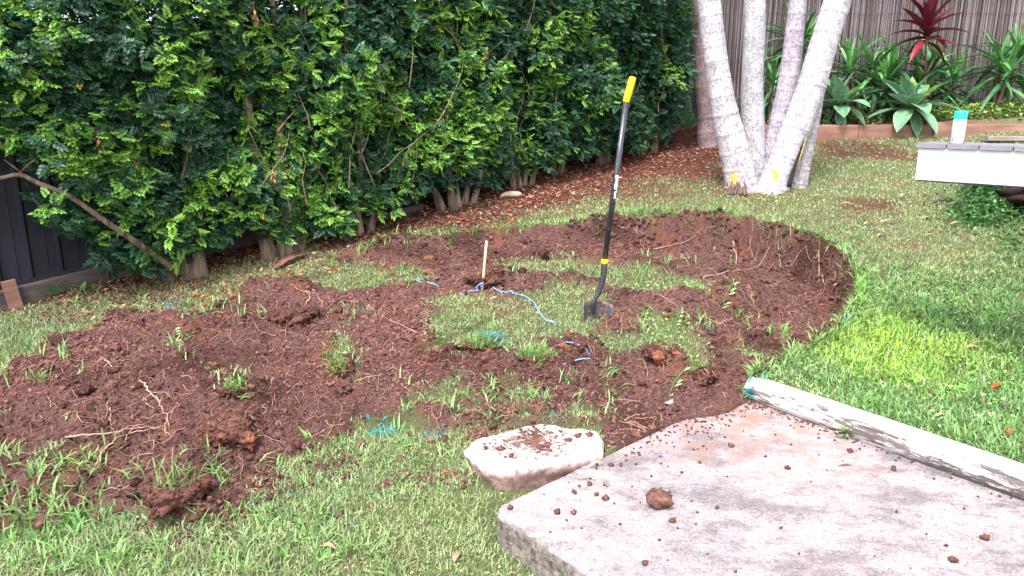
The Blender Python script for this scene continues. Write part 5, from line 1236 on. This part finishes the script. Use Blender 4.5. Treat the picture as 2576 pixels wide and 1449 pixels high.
def yucca(px, py, Yd, label, n=60, s_=1., seed=0, heads=None):
    r = random.Random(seed); c = atD(px, py, Yd); gz = H(c.x, c.y) if c.y < 13 else 1.2; g = Vector((c.x, c.y, gz)); root = empty('yucca_plant', g); tag(root, label, 'yucca', 'spiky yuccas against the stick screen')
    hc = c.z-gz
    heads = heads or [(0, 0, 0)]
    for hx, hy, hz in heads:
        b = Vector((hx, hy, hc+hz)); mb = MB(); mb.tube(spline([(hx*.2, hy*.2, -.03), (hx*.7, hy*.6, (hc+hz)*.5), b+Vector((0, 0, .05))], 4), .026, 7); mb.build('stem', M_bark, root, True)
        k = n//len(heads)
        for i in range(k):
            t = i/k; el = R(85-125*t+r.uniform(-12, 12)); a = i*2.4+r.uniform(-.3, .3); d = Vector((math.cos(a)*math.cos(el), math.sin(a)*math.cos(el)*.8, math.sin(el)))
            me = yus[0] if t < .25 and r.random() < .7 else yum[r.randrange(4)]
            put_leaf(me, root, b+Vector((0, 0, .08-.22*t))+d*.015, d, s_*r.uniform(.7, 1.08)*(.8 if t < .12 else 1), r.uniform(-.3, .3))
yucca(2195, 185, EDGE_Y+.75, 'broad yucca with several bright tips left of the red cordyline', 120, .95, 1, [(0, 0, 0), (-.3, .0, .02), (.28, .05, -.02), (.1, -.15, -.18)])
yucca(2350, 200, EDGE_Y+.7, 'yucca with long side swept leaves behind the red cordyline', 84, 1.0, 2, [(-.05, 0, .05), (.25, 0, -.1), (-.2, -.05, -.12)])
yucca(2515, 165, EDGE_Y+.55, 'upright yucca at the right edge behind the spray can', 84, .95, 3, [(0, 0, .0), (.3, .1, .05), (.05, -.1, -.15)])
yucca(1990, 95, EDGE_Y+.55, 'tall dark yucca seen between the palm stems', 70, .95, 4, [(0, 0, 0), (.12, -.05, -.22)])
yucca(1942, 225, EDGE_Y+.4, 'small upright yucca between the second and third palm stems', 34, .72, 6, [(0, 0, 0)])
def cordyline():
    Yd = EDGE_Y+.45; c = atD(2330, 105, Yd); gz = H(c.x, c.y); g = Vector((c.x, c.y, gz)); root = empty('red_cordyline', g); tag(root, 'tall cordyline with deep red leaves on a thin bare stem', 'cordyline')
    hc = c.z-gz; top = Vector((0, 0, hc))
    J = atD(2328, 190, Yd)-g
    mb = MB(); mb.tube(spline([(atD(2330, 300, Yd)-g).xyz*1.0, atD(2329, 240, Yd)-g, J], 4), .012, 8); mb.tube([J, atD(2312, 168, Yd)-g], .009, 7); mb.tube([J, atD(2350, 150, Yd)-g], .009, 7); mb.tube([J, atD(2330, 95, Yd)-g, atD(2332, 50, Yd)-g], [.013, .013, .010], 8); mb.tube([(0, 0, -.02), (atD(2330, 300, Yd)-g)], .014, 8); mb.build('stem', pm('cordyline stem', (.12, .05, .05), (.22, .12, .10), 30, .8, .4), root, True)
    rm = [blade_mesh('leaf', .50, .125, .2+.3*k, .5, 8, 'lance', c_) for k, c_ in enumerate(((.09, .008, .018), (.05, .007, .017), (.17, .014, .024)))]
    r = random.Random(2)
    for i in range(22):
        t = i/22; el = R(84-100*t+r.uniform(-8, 8)); a = i*2.4; d = Vector((math.cos(a)*math.cos(el), math.sin(a)*math.cos(el)*.7, math.sin(el)))
        b = (atD(2331, 60+50*t, Yd)-g); put_leaf(rm[r.randrange(3)], root, b, d, r.uniform(.75, 1.12)*(.9 if t > .6 else 1.05), r.uniform(-.3, .3))
cordyline()
# ferns at the end of the hedge
def frond_mesh(L_, n=16):
    mb = MB(); pts = [(L_*t, 0, .22*L_*math.sin(t*2.6)-.1*L_*t) for t in [i/8 for i in range(9)]]; mb.tube(pts, .0025, 4, col=(.10, .16, .05))
    for i in range(2, n):
        t = i/n; x = L_*t; z = .22*L_*math.sin(t*2.6)-.1*L_*t; l = .075*math.sin(math.pi*min(1, t*.9+.12)); c = np.array((.06, .19, .05))*random.uniform(.8, 1.3)
        for s_ in (-1, 1): mb.add([(x, 0, z), (x+.012, s_*l*.5, z+.004), (x+.018, s_*l, z-.012), (x-.006, s_*l*.5, z)], [(0, 1, 2, 3)], c)
    me = bpy.data.meshes.new('frond'); me.from_pydata(mb.v, [], mb.f); me.update(); setcol(me, np.array(mb.c)); me.materials.append(M_plant); return me
fr = [frond_mesh(.45), frond_mesh(.38), frond_mesh(.5)]
def fern(p, label, n=14, s_=1, seed=0):
    root = empty('fern', p); tag(root, label, 'fern', 'ferns on the lawn margins'); r = random.Random(seed)
    for i in range(n):
        o = bpy.data.objects.new('frond', fr[r.randrange(3)]); C.objects.link(o); o.parent = root; o.rotation_euler = (r.uniform(-.2, .2), R(-r.uniform(5, 50)), i*2.4); q = s_*r.uniform(.7, 1.1); o.scale = (q, q, q)
def gp(px, py): return at(px, py)
fern(gp(1668, 335), 'fern at the end of the hedge, nearest the shovel', 16, 1, 1)
fern(gp(1725, 325), 'fern arching in front of the bare end of the metal fence', 14, .9, 2)
fern(gp(1602, 360), 'dark fern tucked under the last hedge shrubs', 12, .9, 3)
fern(gp(1440, 402), 'strap leaved fern in the shade under the hedge, left of the shovel', 12, .8, 4)
fern(gp(135, 745), 'small weed like fern at the foot of the timber plinth on the left', 12, .42, 5)
def _dens(x, y): return float(Df(np.array([x]), np.array([y]))[0])
def ground_cover():    # leafy cover under the deck and in the bed
    Vs, Fs, Cs = [], [], []; off = 0; tv = np.array([(0, 0, 0), (.5, .3, .06), (1, 0, -.05), (.5, -.3, .06)]); tf = np.array([(0, 1, 2), (0, 2, 3)])
    def patch(fn_, n, size, col, hh):
        nonlocal off
        P = np.array([fn_() for _ in range(n)]); P[:, 2] += rng.uniform(0, 1, n)**1.5*hh
        d = nrm(rng.normal(0, 1, (n, 3))*np.array([1, 1, .5])); u = nrm(UP*1.0+rng.normal(0, .5, (n, 3))); u = nrm(u-d*(u*d).sum(1, keepdims=True)); t = np.cross(u, d); s_ = size*rng.uniform(.6, 1.3, (n, 1, 1))
        V = P[:, None]+(tv[None, :, 0, None]*d[:, None]+tv[None, :, 1, None]*t[:, None]+tv[None, :, 2, None]*u[:, None])*s_
        Vs.append(V.reshape(-1, 3)); Fs.append(((np.arange(n)*4)[:, None, None]+tf[None]).reshape(-1, 3)+off); c = np.array(col)*(.5+rng.uniform(0, 1, (n, 1))); Cs.append(np.repeat(c, 4, 0)); off += n*4
    def spot(cx, cy, sx, sy):
        def f():
            p = at(random.gauss(cx, sx), random.gauss(cy, sy)); return p[:]
        return f
    def reg(x0, x1, y0, y1):
        def f():
            x = random.uniform(x0, x1); y = random.uniform(y0, y1); return (x, y, H(x, y))
        return f
    patch(spot(2500, 530, 60, 26), 3000, .035, (.045, .13, .03), .14)  # leaf greens below the deck are darkened to carry its shade
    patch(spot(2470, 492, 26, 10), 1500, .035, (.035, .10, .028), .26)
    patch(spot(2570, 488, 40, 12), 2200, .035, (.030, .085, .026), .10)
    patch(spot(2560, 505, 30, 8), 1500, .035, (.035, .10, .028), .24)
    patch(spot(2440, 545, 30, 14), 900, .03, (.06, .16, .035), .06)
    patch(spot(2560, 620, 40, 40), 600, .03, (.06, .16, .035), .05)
    xr = atD(2700, 300, EDGE_Y).x
    patch(reg(3.2, xr, EDGE_Y+.08, EDGE_Y+1.0), 3600, .045, (.07, .16, .04), .07)
    patch(reg(4.9, xr, EDGE_Y+.08, EDGE_Y+.7), 2600, .05, (.16, .25, .05), .14)
    patch(reg(3.0, xr, EDGE_Y+.08, EDGE_Y+1.0), 1500, .06, (.22, .12, .08), .02)
    def lawnleaf(x0, x1, y0, y1):
        def f():
            for _ in range(60):
                x = random.uniform(x0, x1); y = random.uniform(y0, y1)
                if abs(x) < .74*y+.2 and random.random() < _dens(x, y): break
            return (x, y, H(x, y)+.008)
        return f
    patch(lawnleaf(-2.2, .6, 2.1, 3.2), 3600, .011, (.24, .38, .12), .018)
    patch(lawnleaf(.8, 3.0, 2.8, 5), 2600, .02, (.2, .38, .09), .03)
    patch(lawnleaf(-.8, .9, 3.6, 4.8), 2000, .013, (.24, .34, .13), .02)
    patch(spot(1925, 440, 14, 6), 160, .03, (.08, .2, .05), .07)
    tag(link('ground_cover', nmesh('ground_cover', np.concatenate(Vs), np.concatenate(Fs), np.concatenate(Cs)), M_plant), 'low leafy cover in the bed and the shade below the deck', 'ground cover', kind='stuff')
ground_cover()

# ------------------------------------------------------------------ deck, spray can, shade lump
def deck():
    C0 = atD(2308, 361, 3.82); C1 = atD(2576, 367, 3.50); zt = (C0.z+C1.z)/2
    C0.z = C1.z = zt; d = (C1-C0).normalized(); ang = math.atan2(d.y, d.x)
    root = empty('raised_deck', C0, ang); tag(root, 'corner of a raised deck with grey boards over a white fascia', 'deck')
    DEP = .24; bd = pm('grey composite board', (.13, .12, .145), (.22, .205, .24), 10, .7, .3, 60, stretch=(1, .15, 1))
    px = .1405; i = 0
    while i < 20:
        dd = DEP if i < 5 else 3.2      # unseen boards beyond the right of view, lengthened to cast shade below the deck
        mb = MB(); mb.box((0, 0, 0), (dd, .1345, .022), bev=.003)
        o = mb.build('deck_board', bd, root, loc=(i*px+.067, dd/2-.012, -.011+.0006*(i % 2)), rot=(0, 0, R(90))); i += 1
    fm = pm('mint white paint', (.46, .52, .50), (.52, .57, .555), 2.5, .55, .05)
    mb = MB(); mb.box((1.40, .012, -.105), (2.78, .022, .160), bev=.002); mb.build('fascia', fm, root)
    mb = MB(); mb.box((0, 0, 0), (DEP-.06, .02, .15)); mb.build('side_fascia', fm, root, loc=(.021, DEP/2+.0, -.1), rot=(0, 0, R(90)))
    mb = MB(); mb.box((1.40, .003, -.188), (2.76, .004, .006)); mb.build('drip_edge', M_fence, root)
    mb = MB(); mb.box((.66, DEP/2, -.11), (1.0, .045, .12)); mb.build('joist', M_plinth, root)
    mb = MB(); mb.box((.95, DEP/2, -.76), (.09, .09, 1.14)); mb.build('support_post', M_plinth, root)
    # can
    p = C0+d*.0
    q = atD(2407, 360, C0.y-(2407-2308)/268*.32+.05); q.z = zt+.001
    rt = empty('spray_can', q); tag(rt, 'white aerosol spray can with a turquoise cap standing on the deck edge', 'spray can')
    k = .030
    pr = [(0, 0), (k*.93, 0), (k, .004), (k, .112), (k*.97, .116), (k*.95, .118)]
    def lathe(prof, n=28):
        V = []; F = []
        for r_, z in prof: V += [(r_*math.cos(6.2832*j/n), r_*math.sin(6.2832*j/n), z) for j in range(n)]
        for a in range(len(prof)-1): F += [(a*n+j, a*n+(j+1) % n, (a+1)*n+(j+1) % n, (a+1)*n+j) for j in range(n)]
        F.append(tuple((len(prof)-1)*n+j for j in range(n))); return V, F
    white = pm('white tin', (.6, .6, .61), (.63, .63, .64), 5, .35, 0)
    mb = MB(); mb.add(*lathe(pr)); mb.build('can_body', white, rt, True)
    mb = MB(); mb.add(*lathe([(k*.97, .1165), (k*.985, .118), (k*.985, .147), (k*.93, .155), (k*.8, .158)])); mb.build('cap', pm('turquoise plastic', (.02, .62, .60), (.03, .66, .64), 5, .4, 0), rt, True)
    def wrap(a0, a1, z0, z1, nm, m_, off=.0006):
        V = []; n = 10
        for z in (z0, z1): V += [((k+off)*math.cos(a0+(a1-a0)*t/n), (k+off)*math.sin(a0+(a1-a0)*t/n), z) for t in range(n+1)]
        mb = MB(); mb.add(V, [(t, t+1, n+2+t, n+1+t) for t in range(n)]); mb.build(nm, m_, rt)
    tqm = pm('turquoise print', (.05, .62, .60), (.05, .62, .60), 5, .4, 0); blu = pm('blue print', (.02, .08, .5), (.02, .08, .5), 5, .4, 0); redm = pm('red print', (.5, .02, .03), (.5, .02, .03), 5, .4, 0); gry = pm('grey print', (.5, .5, .55), (.5, .5, .55), 5, .4, 0)
    wrap(-2.9, -1.55, .104, .109, 'label_band', tqm)
    wrap(-.95, -.3, .0, .018, 'label_corner', blu); wrap(-.62, -.3, .018, .035, 'label_corner', redm); wrap(-.55, -.35, .042, .046, 'label_mark', redm); wrap(-.5, -.25, .06, .066, 'label_mark', blu); wrap(-.6, -.48, .082, .088, 'label_mark', blu); wrap(-2.9, -2.8, .01, .03, 'label_mark', blu)
    wrap(-1.42, -1.36, .006, .095, 'label_seam', gry)
deck()
def bank():
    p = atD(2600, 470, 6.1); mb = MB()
    V, F = lump(77, I5, .30); V = V*np.array([.95, .45, .34])+rng.normal(0, .004, V.shape); me_ = nmesh('shade_lump', V, F, np.tile(np.array([.022, .015, .014]), (len(V), 1)))  # near-black lump added as painted shade below the deck
    tag(link('shade_lump', me_, M_soilc, loc=(p.x+.68, p.y, H(p.x, p.y)+.06)), 'dark shade lump added to darken the space below the deck', 'shade lump')
    q = at(2425, 452); mb = MB(); mb.box((0, 0, 0), (.34, .09, .05), bev=.01); o = mb.build('timber_offcut', pm('pale split timber', (.42, .26, .22), (.66, .56, .52), 12, .8, .4, stretch=(.3, 1, 1)), None, loc=(q.x+.02, q.y, q.z+.05)); o.rotation_euler = (.1, -.28, .1)
    tag(o, 'pale split timber offcut propped below the deck', 'timber')
    q = at(1283, 497); mb = MB(); mb.tube(spline([(-.10, 0, .01), (-.03, .01, .03), (.05, 0, .035), (.11, .01, .03)], 4), [.012, .02, .024, .027, .028, .03, .03, .03, .03, .028, .026, .022, .016], 9); tag(mb.build('wood_chunk', pm('bleached wood', (.42, .29, .22), (.6, .45, .36), 12, .8, .4, stretch=(.3, 1, 1)), None, True, loc=q), 'pale wood chunk on the lawn edge by the leaf litter', 'wood')
    a = at(692, 682); b = at(778, 645); L_ = (b-a).length; mb = MB(); V = []; F = []
    for i in range(13):
        t = i/12; w_ = .034*math.sin(math.pi*min(.97, .12+t*.85))+.006
        for yy in (-1, -.4, .4, 1): V.append((L_*(t-.5), yy*w_, .012+.02*math.sin(t*3.1)+.35*w_*yy*yy+.004*math.sin(i*2.1)))
    n_ = len(V); V += [(x, y, z-.006) for x, y, z in V]
    for i in range(12):
        for k in range(3): q = i*4+k; F += [(q, q+1, q+5, q+4), (n_+q, n_+q+4, n_+q+5, n_+q+1)]
        F += [(i*4, i*4+4, n_+i*4+4, n_+i*4), (i*4+3, n_+i*4+3, n_+i*4+7, i*4+7)]
    mb.add(V, F); o = mb.build('palm_sheath', pm('red brown sheath', (.13, .05, .04), (.30, .14, .11), 12, .7, .6, stretch=(.2, 1, 1)), None, True, loc=(a+b)/2+Vector((0, 0, .012))); o.rotation_euler = (0, -math.atan2(b.z-a.z, (b-a).xy.length), math.atan2(b.y-a.y, b.x-a.x))
    tag(o, 'red brown dry palm sheath strip lying at the soil edge near the fluted trunk', 'bark strip')
    a = at(935, 556); b = at(1060, 525); mb = MB(); L_ = (b-a).length; mb.box((0, 0, 0), (L_, .09, .07), bev=.01); o = mb.build('timber_offcut', M_plinth, None, loc=(a+b)/2+Vector((0, 0, .02))); o.rotation_euler = (0, -math.atan2(b.z-a.z, (b-a).xy.length), math.atan2(b.y-a.y, b.x-a.x)); tag(o, 'dark old sleeper half buried in leaf litter under the hedge', 'timber')
    q = at(2365, 512); P = [at(2330, 520), at(2355, 508), at(2385, 503), at(2410, 505)]; mb = MB(); mb.tube([p_+Vector((0, 0, .012))-q for p_ in P], [.004, .016, .018, .005], 7); tag(mb.build('bark_piece', pm('dark bark', (.05, .035, .035), (.12, .085, .08), 20, .85, .5), None, True, loc=q), 'dark curled bark piece on the lawn below the deck', 'bark')
    q = at(1683, 1018); mb = MB(); s_ = .035; pts = [(-.7*s_, 0, 0), (.55*s_, .15*s_, .55*s_), (.6*s_, 0, -.35*s_)]; mb.add(pts+[(x, y+.002, z) for x, y, z in pts], [(0, 2, 1), (3, 4, 5), (0, 1, 4, 3), (1, 2, 5, 4), (2, 0, 3, 5)]); tag(mb.build('pale_shard', pm('pale shard', (.6, .42, .36), (.7, .52, .46), 20, .7, .1), None, loc=q+Vector((0, -.005, .012))), 'triangular pale pink shard on the soil near the slab', 'shard')
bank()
# small weed against the log
p = L1+dL*.52-nL*.0; mb = MB(); r = random.Random(1)
for i in range(34):
    a = r.uniform(0, 6.28); el = r.uniform(.1, 1.2); o = Vector((r.uniform(-.06, .06), r.uniform(-.02, .02), r.uniform(.0, .06))); d = Vector((math.cos(a)*math.cos(el), math.sin(a)*math.cos(el), math.sin(el)*.6)); t = d.cross(Vector((0, 0, 1))).normalized()*.008; L_ = r.uniform(.015, .032)
    mb.add([o, o+d*L_*.5+t, o+d*L_, o+d*L_*.5-t], [(0, 1, 2, 3)], (.16*r.uniform(.7, 1.2), .28*r.uniform(.7, 1.2), .08))
tag(mb.build('leafy_weed', M_plant, None, loc=(p.x, p.y-.05, .002)), 'small leafy weed growing between the slab and the white log', 'weed')

# ------------------------------------------------------------------ litter
def litter():
    Vs, Fs, Cs = [], [], []; off = 0
    tv = np.array([(0, 0, 0), (.35, .22, .05), (1, 0, .06), (.35, -.22, .05), (.45, 0, -.03)]); tf = np.array([(0, 4, 1), (1, 4, 2), (2, 4, 3), (3, 4, 0)])
    def put(x, y, size, pal, pz=.012, wide=1.0):
        nonlocal off
        n = len(x); P = np.stack([x, y, Hf(x, y)+pz*rng.uniform(.3, 1.3, n)], 1)
        a = rng.uniform(0, 6.28, n); d = nrm(np.stack([np.cos(a), np.sin(a), rng.normal(0, .25, n)], 1)); u = nrm(UP+rng.normal(0, .35, (n, 3))); u = nrm(u-d*(u*d).sum(1, keepdims=True)); t = np.cross(u, d)*wide
        s_ = (size*rng.uniform(.55, 1.3, n))[:, None, None]
        V = P[:, None]+(tv[None, :, 0, None]*d[:, None]+tv[None, :, 1, None]*t[:, None]+tv[None, :, 2, None]*u[:, None])*s_
        pal = np.array(pal); c = pal[rng.integers(0, len(pal), n)]*(.65+.6*rng.uniform(0, 1, (n, 1)))
        Vs.append(V.reshape(-1, 3)); Fs.append(((np.arange(n)*5)[:, None, None]+tf[None]).reshape(-1, 3)+off); Cs.append(np.repeat(c, 5, 0)); off += n*5
    brown = [(.20, .09, .06), (.28, .13, .09), (.13, .055, .04), (.34, .19, .13), (.22, .08, .06), (.4, .27, .19)]
    red = [(.55, .055, .025), (.60, .12, .03), (.45, .04, .03), (.62, .25, .07)]
    def band(n, lo, hi, s0=.3, s1=FLEN+1):
        s = rng.uniform(s0, s1, n); o = lo+(hi-lo)*rng.uniform(0, 1, n)**1.5; p = np.array(F0)[None]+s[:, None]*FD+o[:, None]*FN; return p[:, 0], p[:, 1]
    x, y = band(13000, .05, 1.15); q = Sf(x, y) < .6; put(x[q], y[q], .042, brown)
    x, y = band(1500, .15, 1.5, 1.0); q = Sf(x, y) < .6; put(x[q], y[q], .034, red, .02, 1.3)
    n = 2600; x = rng.uniform(-1, 3.2, n); y = rng.uniform(5.0, 9.2, n); q = (Sf(x, y) < .5); x, y = x[q], y[q]; sf = (x-F0.x)*fn.x+(y-F0.y)*fn.y; q = (sf > .8) & (rng.uniform(0, 1, len(x)) < np.exp(-(sf-.8)/1.0)); put(x[q], y[q], .042, brown, .03)
    n = 9000; x = rng.uniform(-1.5, 5, n); y = rng.uniform(4.5, 9.4, n); q = interp(worn)(x, y)*rng.uniform(.3, 1, n) > .5; q &= Sf(x, y) < .5; put(x[q], y[q], .036, brown, .012)
    n = 900; x = rng.uniform(-1, 4.5, n); y = rng.uniform(5.0, 9.4, n); sf = (x-F0.x)*fn.x+(y-F0.y)*fn.y; q = (sf > .8) & (rng.uniform(0, 1, n) < np.exp(-(sf-.8)/1.6)) & (Sf(x, y) < .5); put(x[q], y[q], .036, red, .04, 1.4)
    # worn brown leaf drifts on the upper right lawn
    n = 1500; x = rng.uniform(1.5, 6.5, n); y = rng.uniform(5.2, 9.3, n); q = (Sf(x, y) < .5) & (vn(x*1.1, y*2.0, 7) > .1); put(x[q], y[q], .05, brown, .02, .6)
    n = 260; x = rng.uniform(1.2, 3.2, n); y = rng.uniform(3.4, 6, n); q = (Sf(x, y) < .4)&(x > 1.6); put(x[q], y[q], .035, brown, .03, .8)
    V = np.concatenate(Vs)
    tag(link('leaf_litter', nmesh('leaf_litter', V, np.concatenate(Fs), np.concatenate(Cs)), M_litter), 'fallen brown and orange red leaves under the hedge and over the lawn', 'leaves', kind='stuff')
litter()
# single fallen leaves in plain view
def lf(px, py, L_, W, col, label, rz, z=None, dz=.02):
    p = atZ(px, py, z) if z is not None else at(px, py)+Vector((0, 0, dz))
    V = []; F = []; n = 7
    for i in range(n+1):
        t = i/n; w_ = W*math.sin(math.pi*min(.98, t*.9+.08)); z_ = .12*L_*math.sin(t*3.1)
        for yy in (-1, -.4, .4, 1): V.append((L_*(t-.5), yy*w_/2, z_+.25*w_*yy*yy+.002))
    for i in range(n):
        for k in range(3): a = i*4+k; F.append((a, a+1, a+5, a+4))
    me = bpy.data.meshes.new('fallen_leaf'); me.from_pydata(V, [], F); me.update(); me.polygons.foreach_set('use_smooth', np.ones(len(me.polygons), bool)); setcol(me, np.tile(np.array(col), (len(V), 1)))
    o = link('fallen_leaf', me, M_litter, loc=p); o.rotation_euler = (random.uniform(-.2, .2) if z is None else 0, 0, rz); tag(o, label, 'leaf', 'fallen leaves lying singly')
lf(2507, 985, .06, .04, (.62, .06, .03), 'bright red petal on the right lawn above the log', .3)
lf(2532, 1098, .05, .032, (.60, .08, .04), 'bright red petal at the right edge just behind the log', 1.2)
lf(2445, 885, .09, .025, (.40, .20, .16), 'long brown leaf on the right lawn, above the red petal', -.1)
lf(2490, 1055, .06, .03, (.45, .27, .24), 'curled pinkish leaf on the lawn between the two red petals', 1.0)
lf(2365, 1058, .07, .018, (.55, .42, .22), 'narrow tan leaf on the lawn close behind the log', .2)
lf(825, 1392, .07, .03, (.50, .27, .20), 'pink brown leaf on the bottom lawn left of the slab', -.2)
lf(1150, 1415, .06, .026, (.48, .22, .15), 'upright brown leaf at the very bottom of the lawn', 1.3)
lf(1275, 1375, .05, .03, (.42, .2, .15), 'brown leaf on the grass touching the slab side', .7)
lf(1120, 1200, .03, .018, (.6, .12, .04), 'small red petal in the grass left of the stone', .2)
lf(2125, 1172, .075, .02, (.40, .25, .2), 'torn brown leaf flat on the slab middle right', .1, 0)
lf(2065, 1068, .05, .022, (.45, .25, .2), 'reddish leaf on the slab edge by the leafy weed', -.5, .0)
lf(2410, 1195, .07, .022, (.32, .14, .1), 'curled red brown leaf against the log at the right', -.4, .0)
lf(1475, 1208, .10, .008, (.5, .25, .18), 'thin dry twig like leaf on the slab by the stone tip', .0, 0)
lf(1500, 1170, .08, .02, (.55, .3, .2), 'dry leaf wedged between the stone and the slab', .5, .01)
lf(2115, 1093, .1, .006, (.5, .36, .3), 'needle thin dry stalk on the slab beneath the log', -.2, 0)
lf(2505, 1275, .16, .004, (.5, .36, .3), 'long dry stalk on the slab at the right edge', -.15, 0)
lf(1700, 900, .05, .02, (.6, .08, .05), 'red scrap half hidden in the soil right of the blue rope', -.3)
lf(1245, 765, .07, .02, (.55, .42, .34), 'pale bark flake on the grass island', .5, dz=.035)
lf(2570, 610, .12, .02, (.5, .33, .28), 'long pale bark strip at the right edge of the lawn', -.7)
lf(2105, 725, .07, .018, (.4, .25, .2), 'short bark strip at the top of the pit rim', .3)
for i, (px, py) in enumerate([(2235, 565), (2190, 520), (2270, 500), (2330, 555), (2300, 455), (2360, 470), (2215, 600), (2450, 470), (2250, 430), (2130, 520), (2060, 500), (2405, 570), (2180, 570), (2340, 600)]):
    lf(px, py, random.Random(i).uniform(.08, .15), .022, (.46, .28, .23), 'dry tan bark strip scattered on the upper right lawn below the deck', random.Random(i+50).uniform(-.6, .8))
# crumbling blocks fallen at the foot of the cut, and torn turf hanging over its rim
def rim_blocks():
    Vs, Fs, Cs = [], [], []; off = 0; r = random.Random(21)
    for i in range(1100):
        k = r.randrange(4, len(rim)-2); t = r.random(); x = rim[k][0]*(1-t)+rim[k+1][0]*t; y = rim[k][1]*(1-t)+rim[k+1][1]*t
        cx, cy = atB(1215, 735)[:2]; d = math.hypot(cx-x, cy-y); q = abs(r.gauss(0, .09))+.01; x += (cx-x)/d*q; y += (cy-y)/d*q
        s_ = r.uniform(.005, .026)*(.5+.5*r.random()); V0, F0_ = I2 if s_ > .012 else I1
        V = V0*(1+np.random.default_rng(i).normal(0, .16, (len(V0), 1)))*np.array([1, r.uniform(.6, 1), r.uniform(.6, 1)])*s_; V = V+np.array([x, y, H(x, y)+s_*.1])
        Vs.append(V); Fs.append(F0_+off); Cs.append(np.tile(np.array([.10, .048, .042])*r.uniform(.5, 1.35), (len(V0), 1))); off += len(V0)
    tag(link('wall_crumbs', nmesh('wall_crumbs', np.concatenate(Vs), np.concatenate(Fs), np.concatenate(Cs)), M_soilc), 'crumbling soil stuck to and fallen below the cut wall of the pit', 'soil', kind='stuff')
rim_blocks()
# upright blade-like weed stalks on the soil
def weed(px, py, h_, label, leanx=.3, seed=0):
    p = at(px, py); r = random.Random(seed); mb = MB(); top = Vector((leanx*h_, 0, h_)); pts = [Vector((0, 0, -.01)), top*.5+Vector((-.01, 0, .01)), top]
    mb.tube(spline(pts, 3), .0016, 5, col=(.2, .3, .12))
    for i in range(9):
        t = (i+.5)/9; b = top*t; a = r.choice([0, 3.14])+r.uniform(-.5, .5); d = Vector((math.cos(a)*.8, math.sin(a)*.5, .45)).normalized(); L_ = h_*.32; tt = Vector((0, 0, 1)).cross(d).normalized()*.006+Vector((0, 0, .004))
        mb.add([b, b+d*L_*.5+tt, b+d*L_-Vector((0, 0, .01)), b+d*L_*.5-tt], [(0, 1, 2, 3)], (.2, .38, .12))
    tag(mb.build('weed_stalk', M_plant, None, loc=p), label, 'weed', 'single weed stalks in the dug soil')
weed(1815, 780, .2, 'tall leafy weed stalk leaning on the pit floor right of the shovel', .35, 1)
weed(1680, 1000, .16, 'leaning weed stalk with one broad blade in front of the tipped turf clump', .5, 2)
weed(855, 930, .10, 'short weed stalk by the small drooping turf clump', .2, 3)
weed(1700, 820, .10, 'weed stalk in the grass right of the spade blade', .3, 4)
weed(450, 880, .12, 'pale weed stalk on the upper part of the left soil heap', -.1, 5)
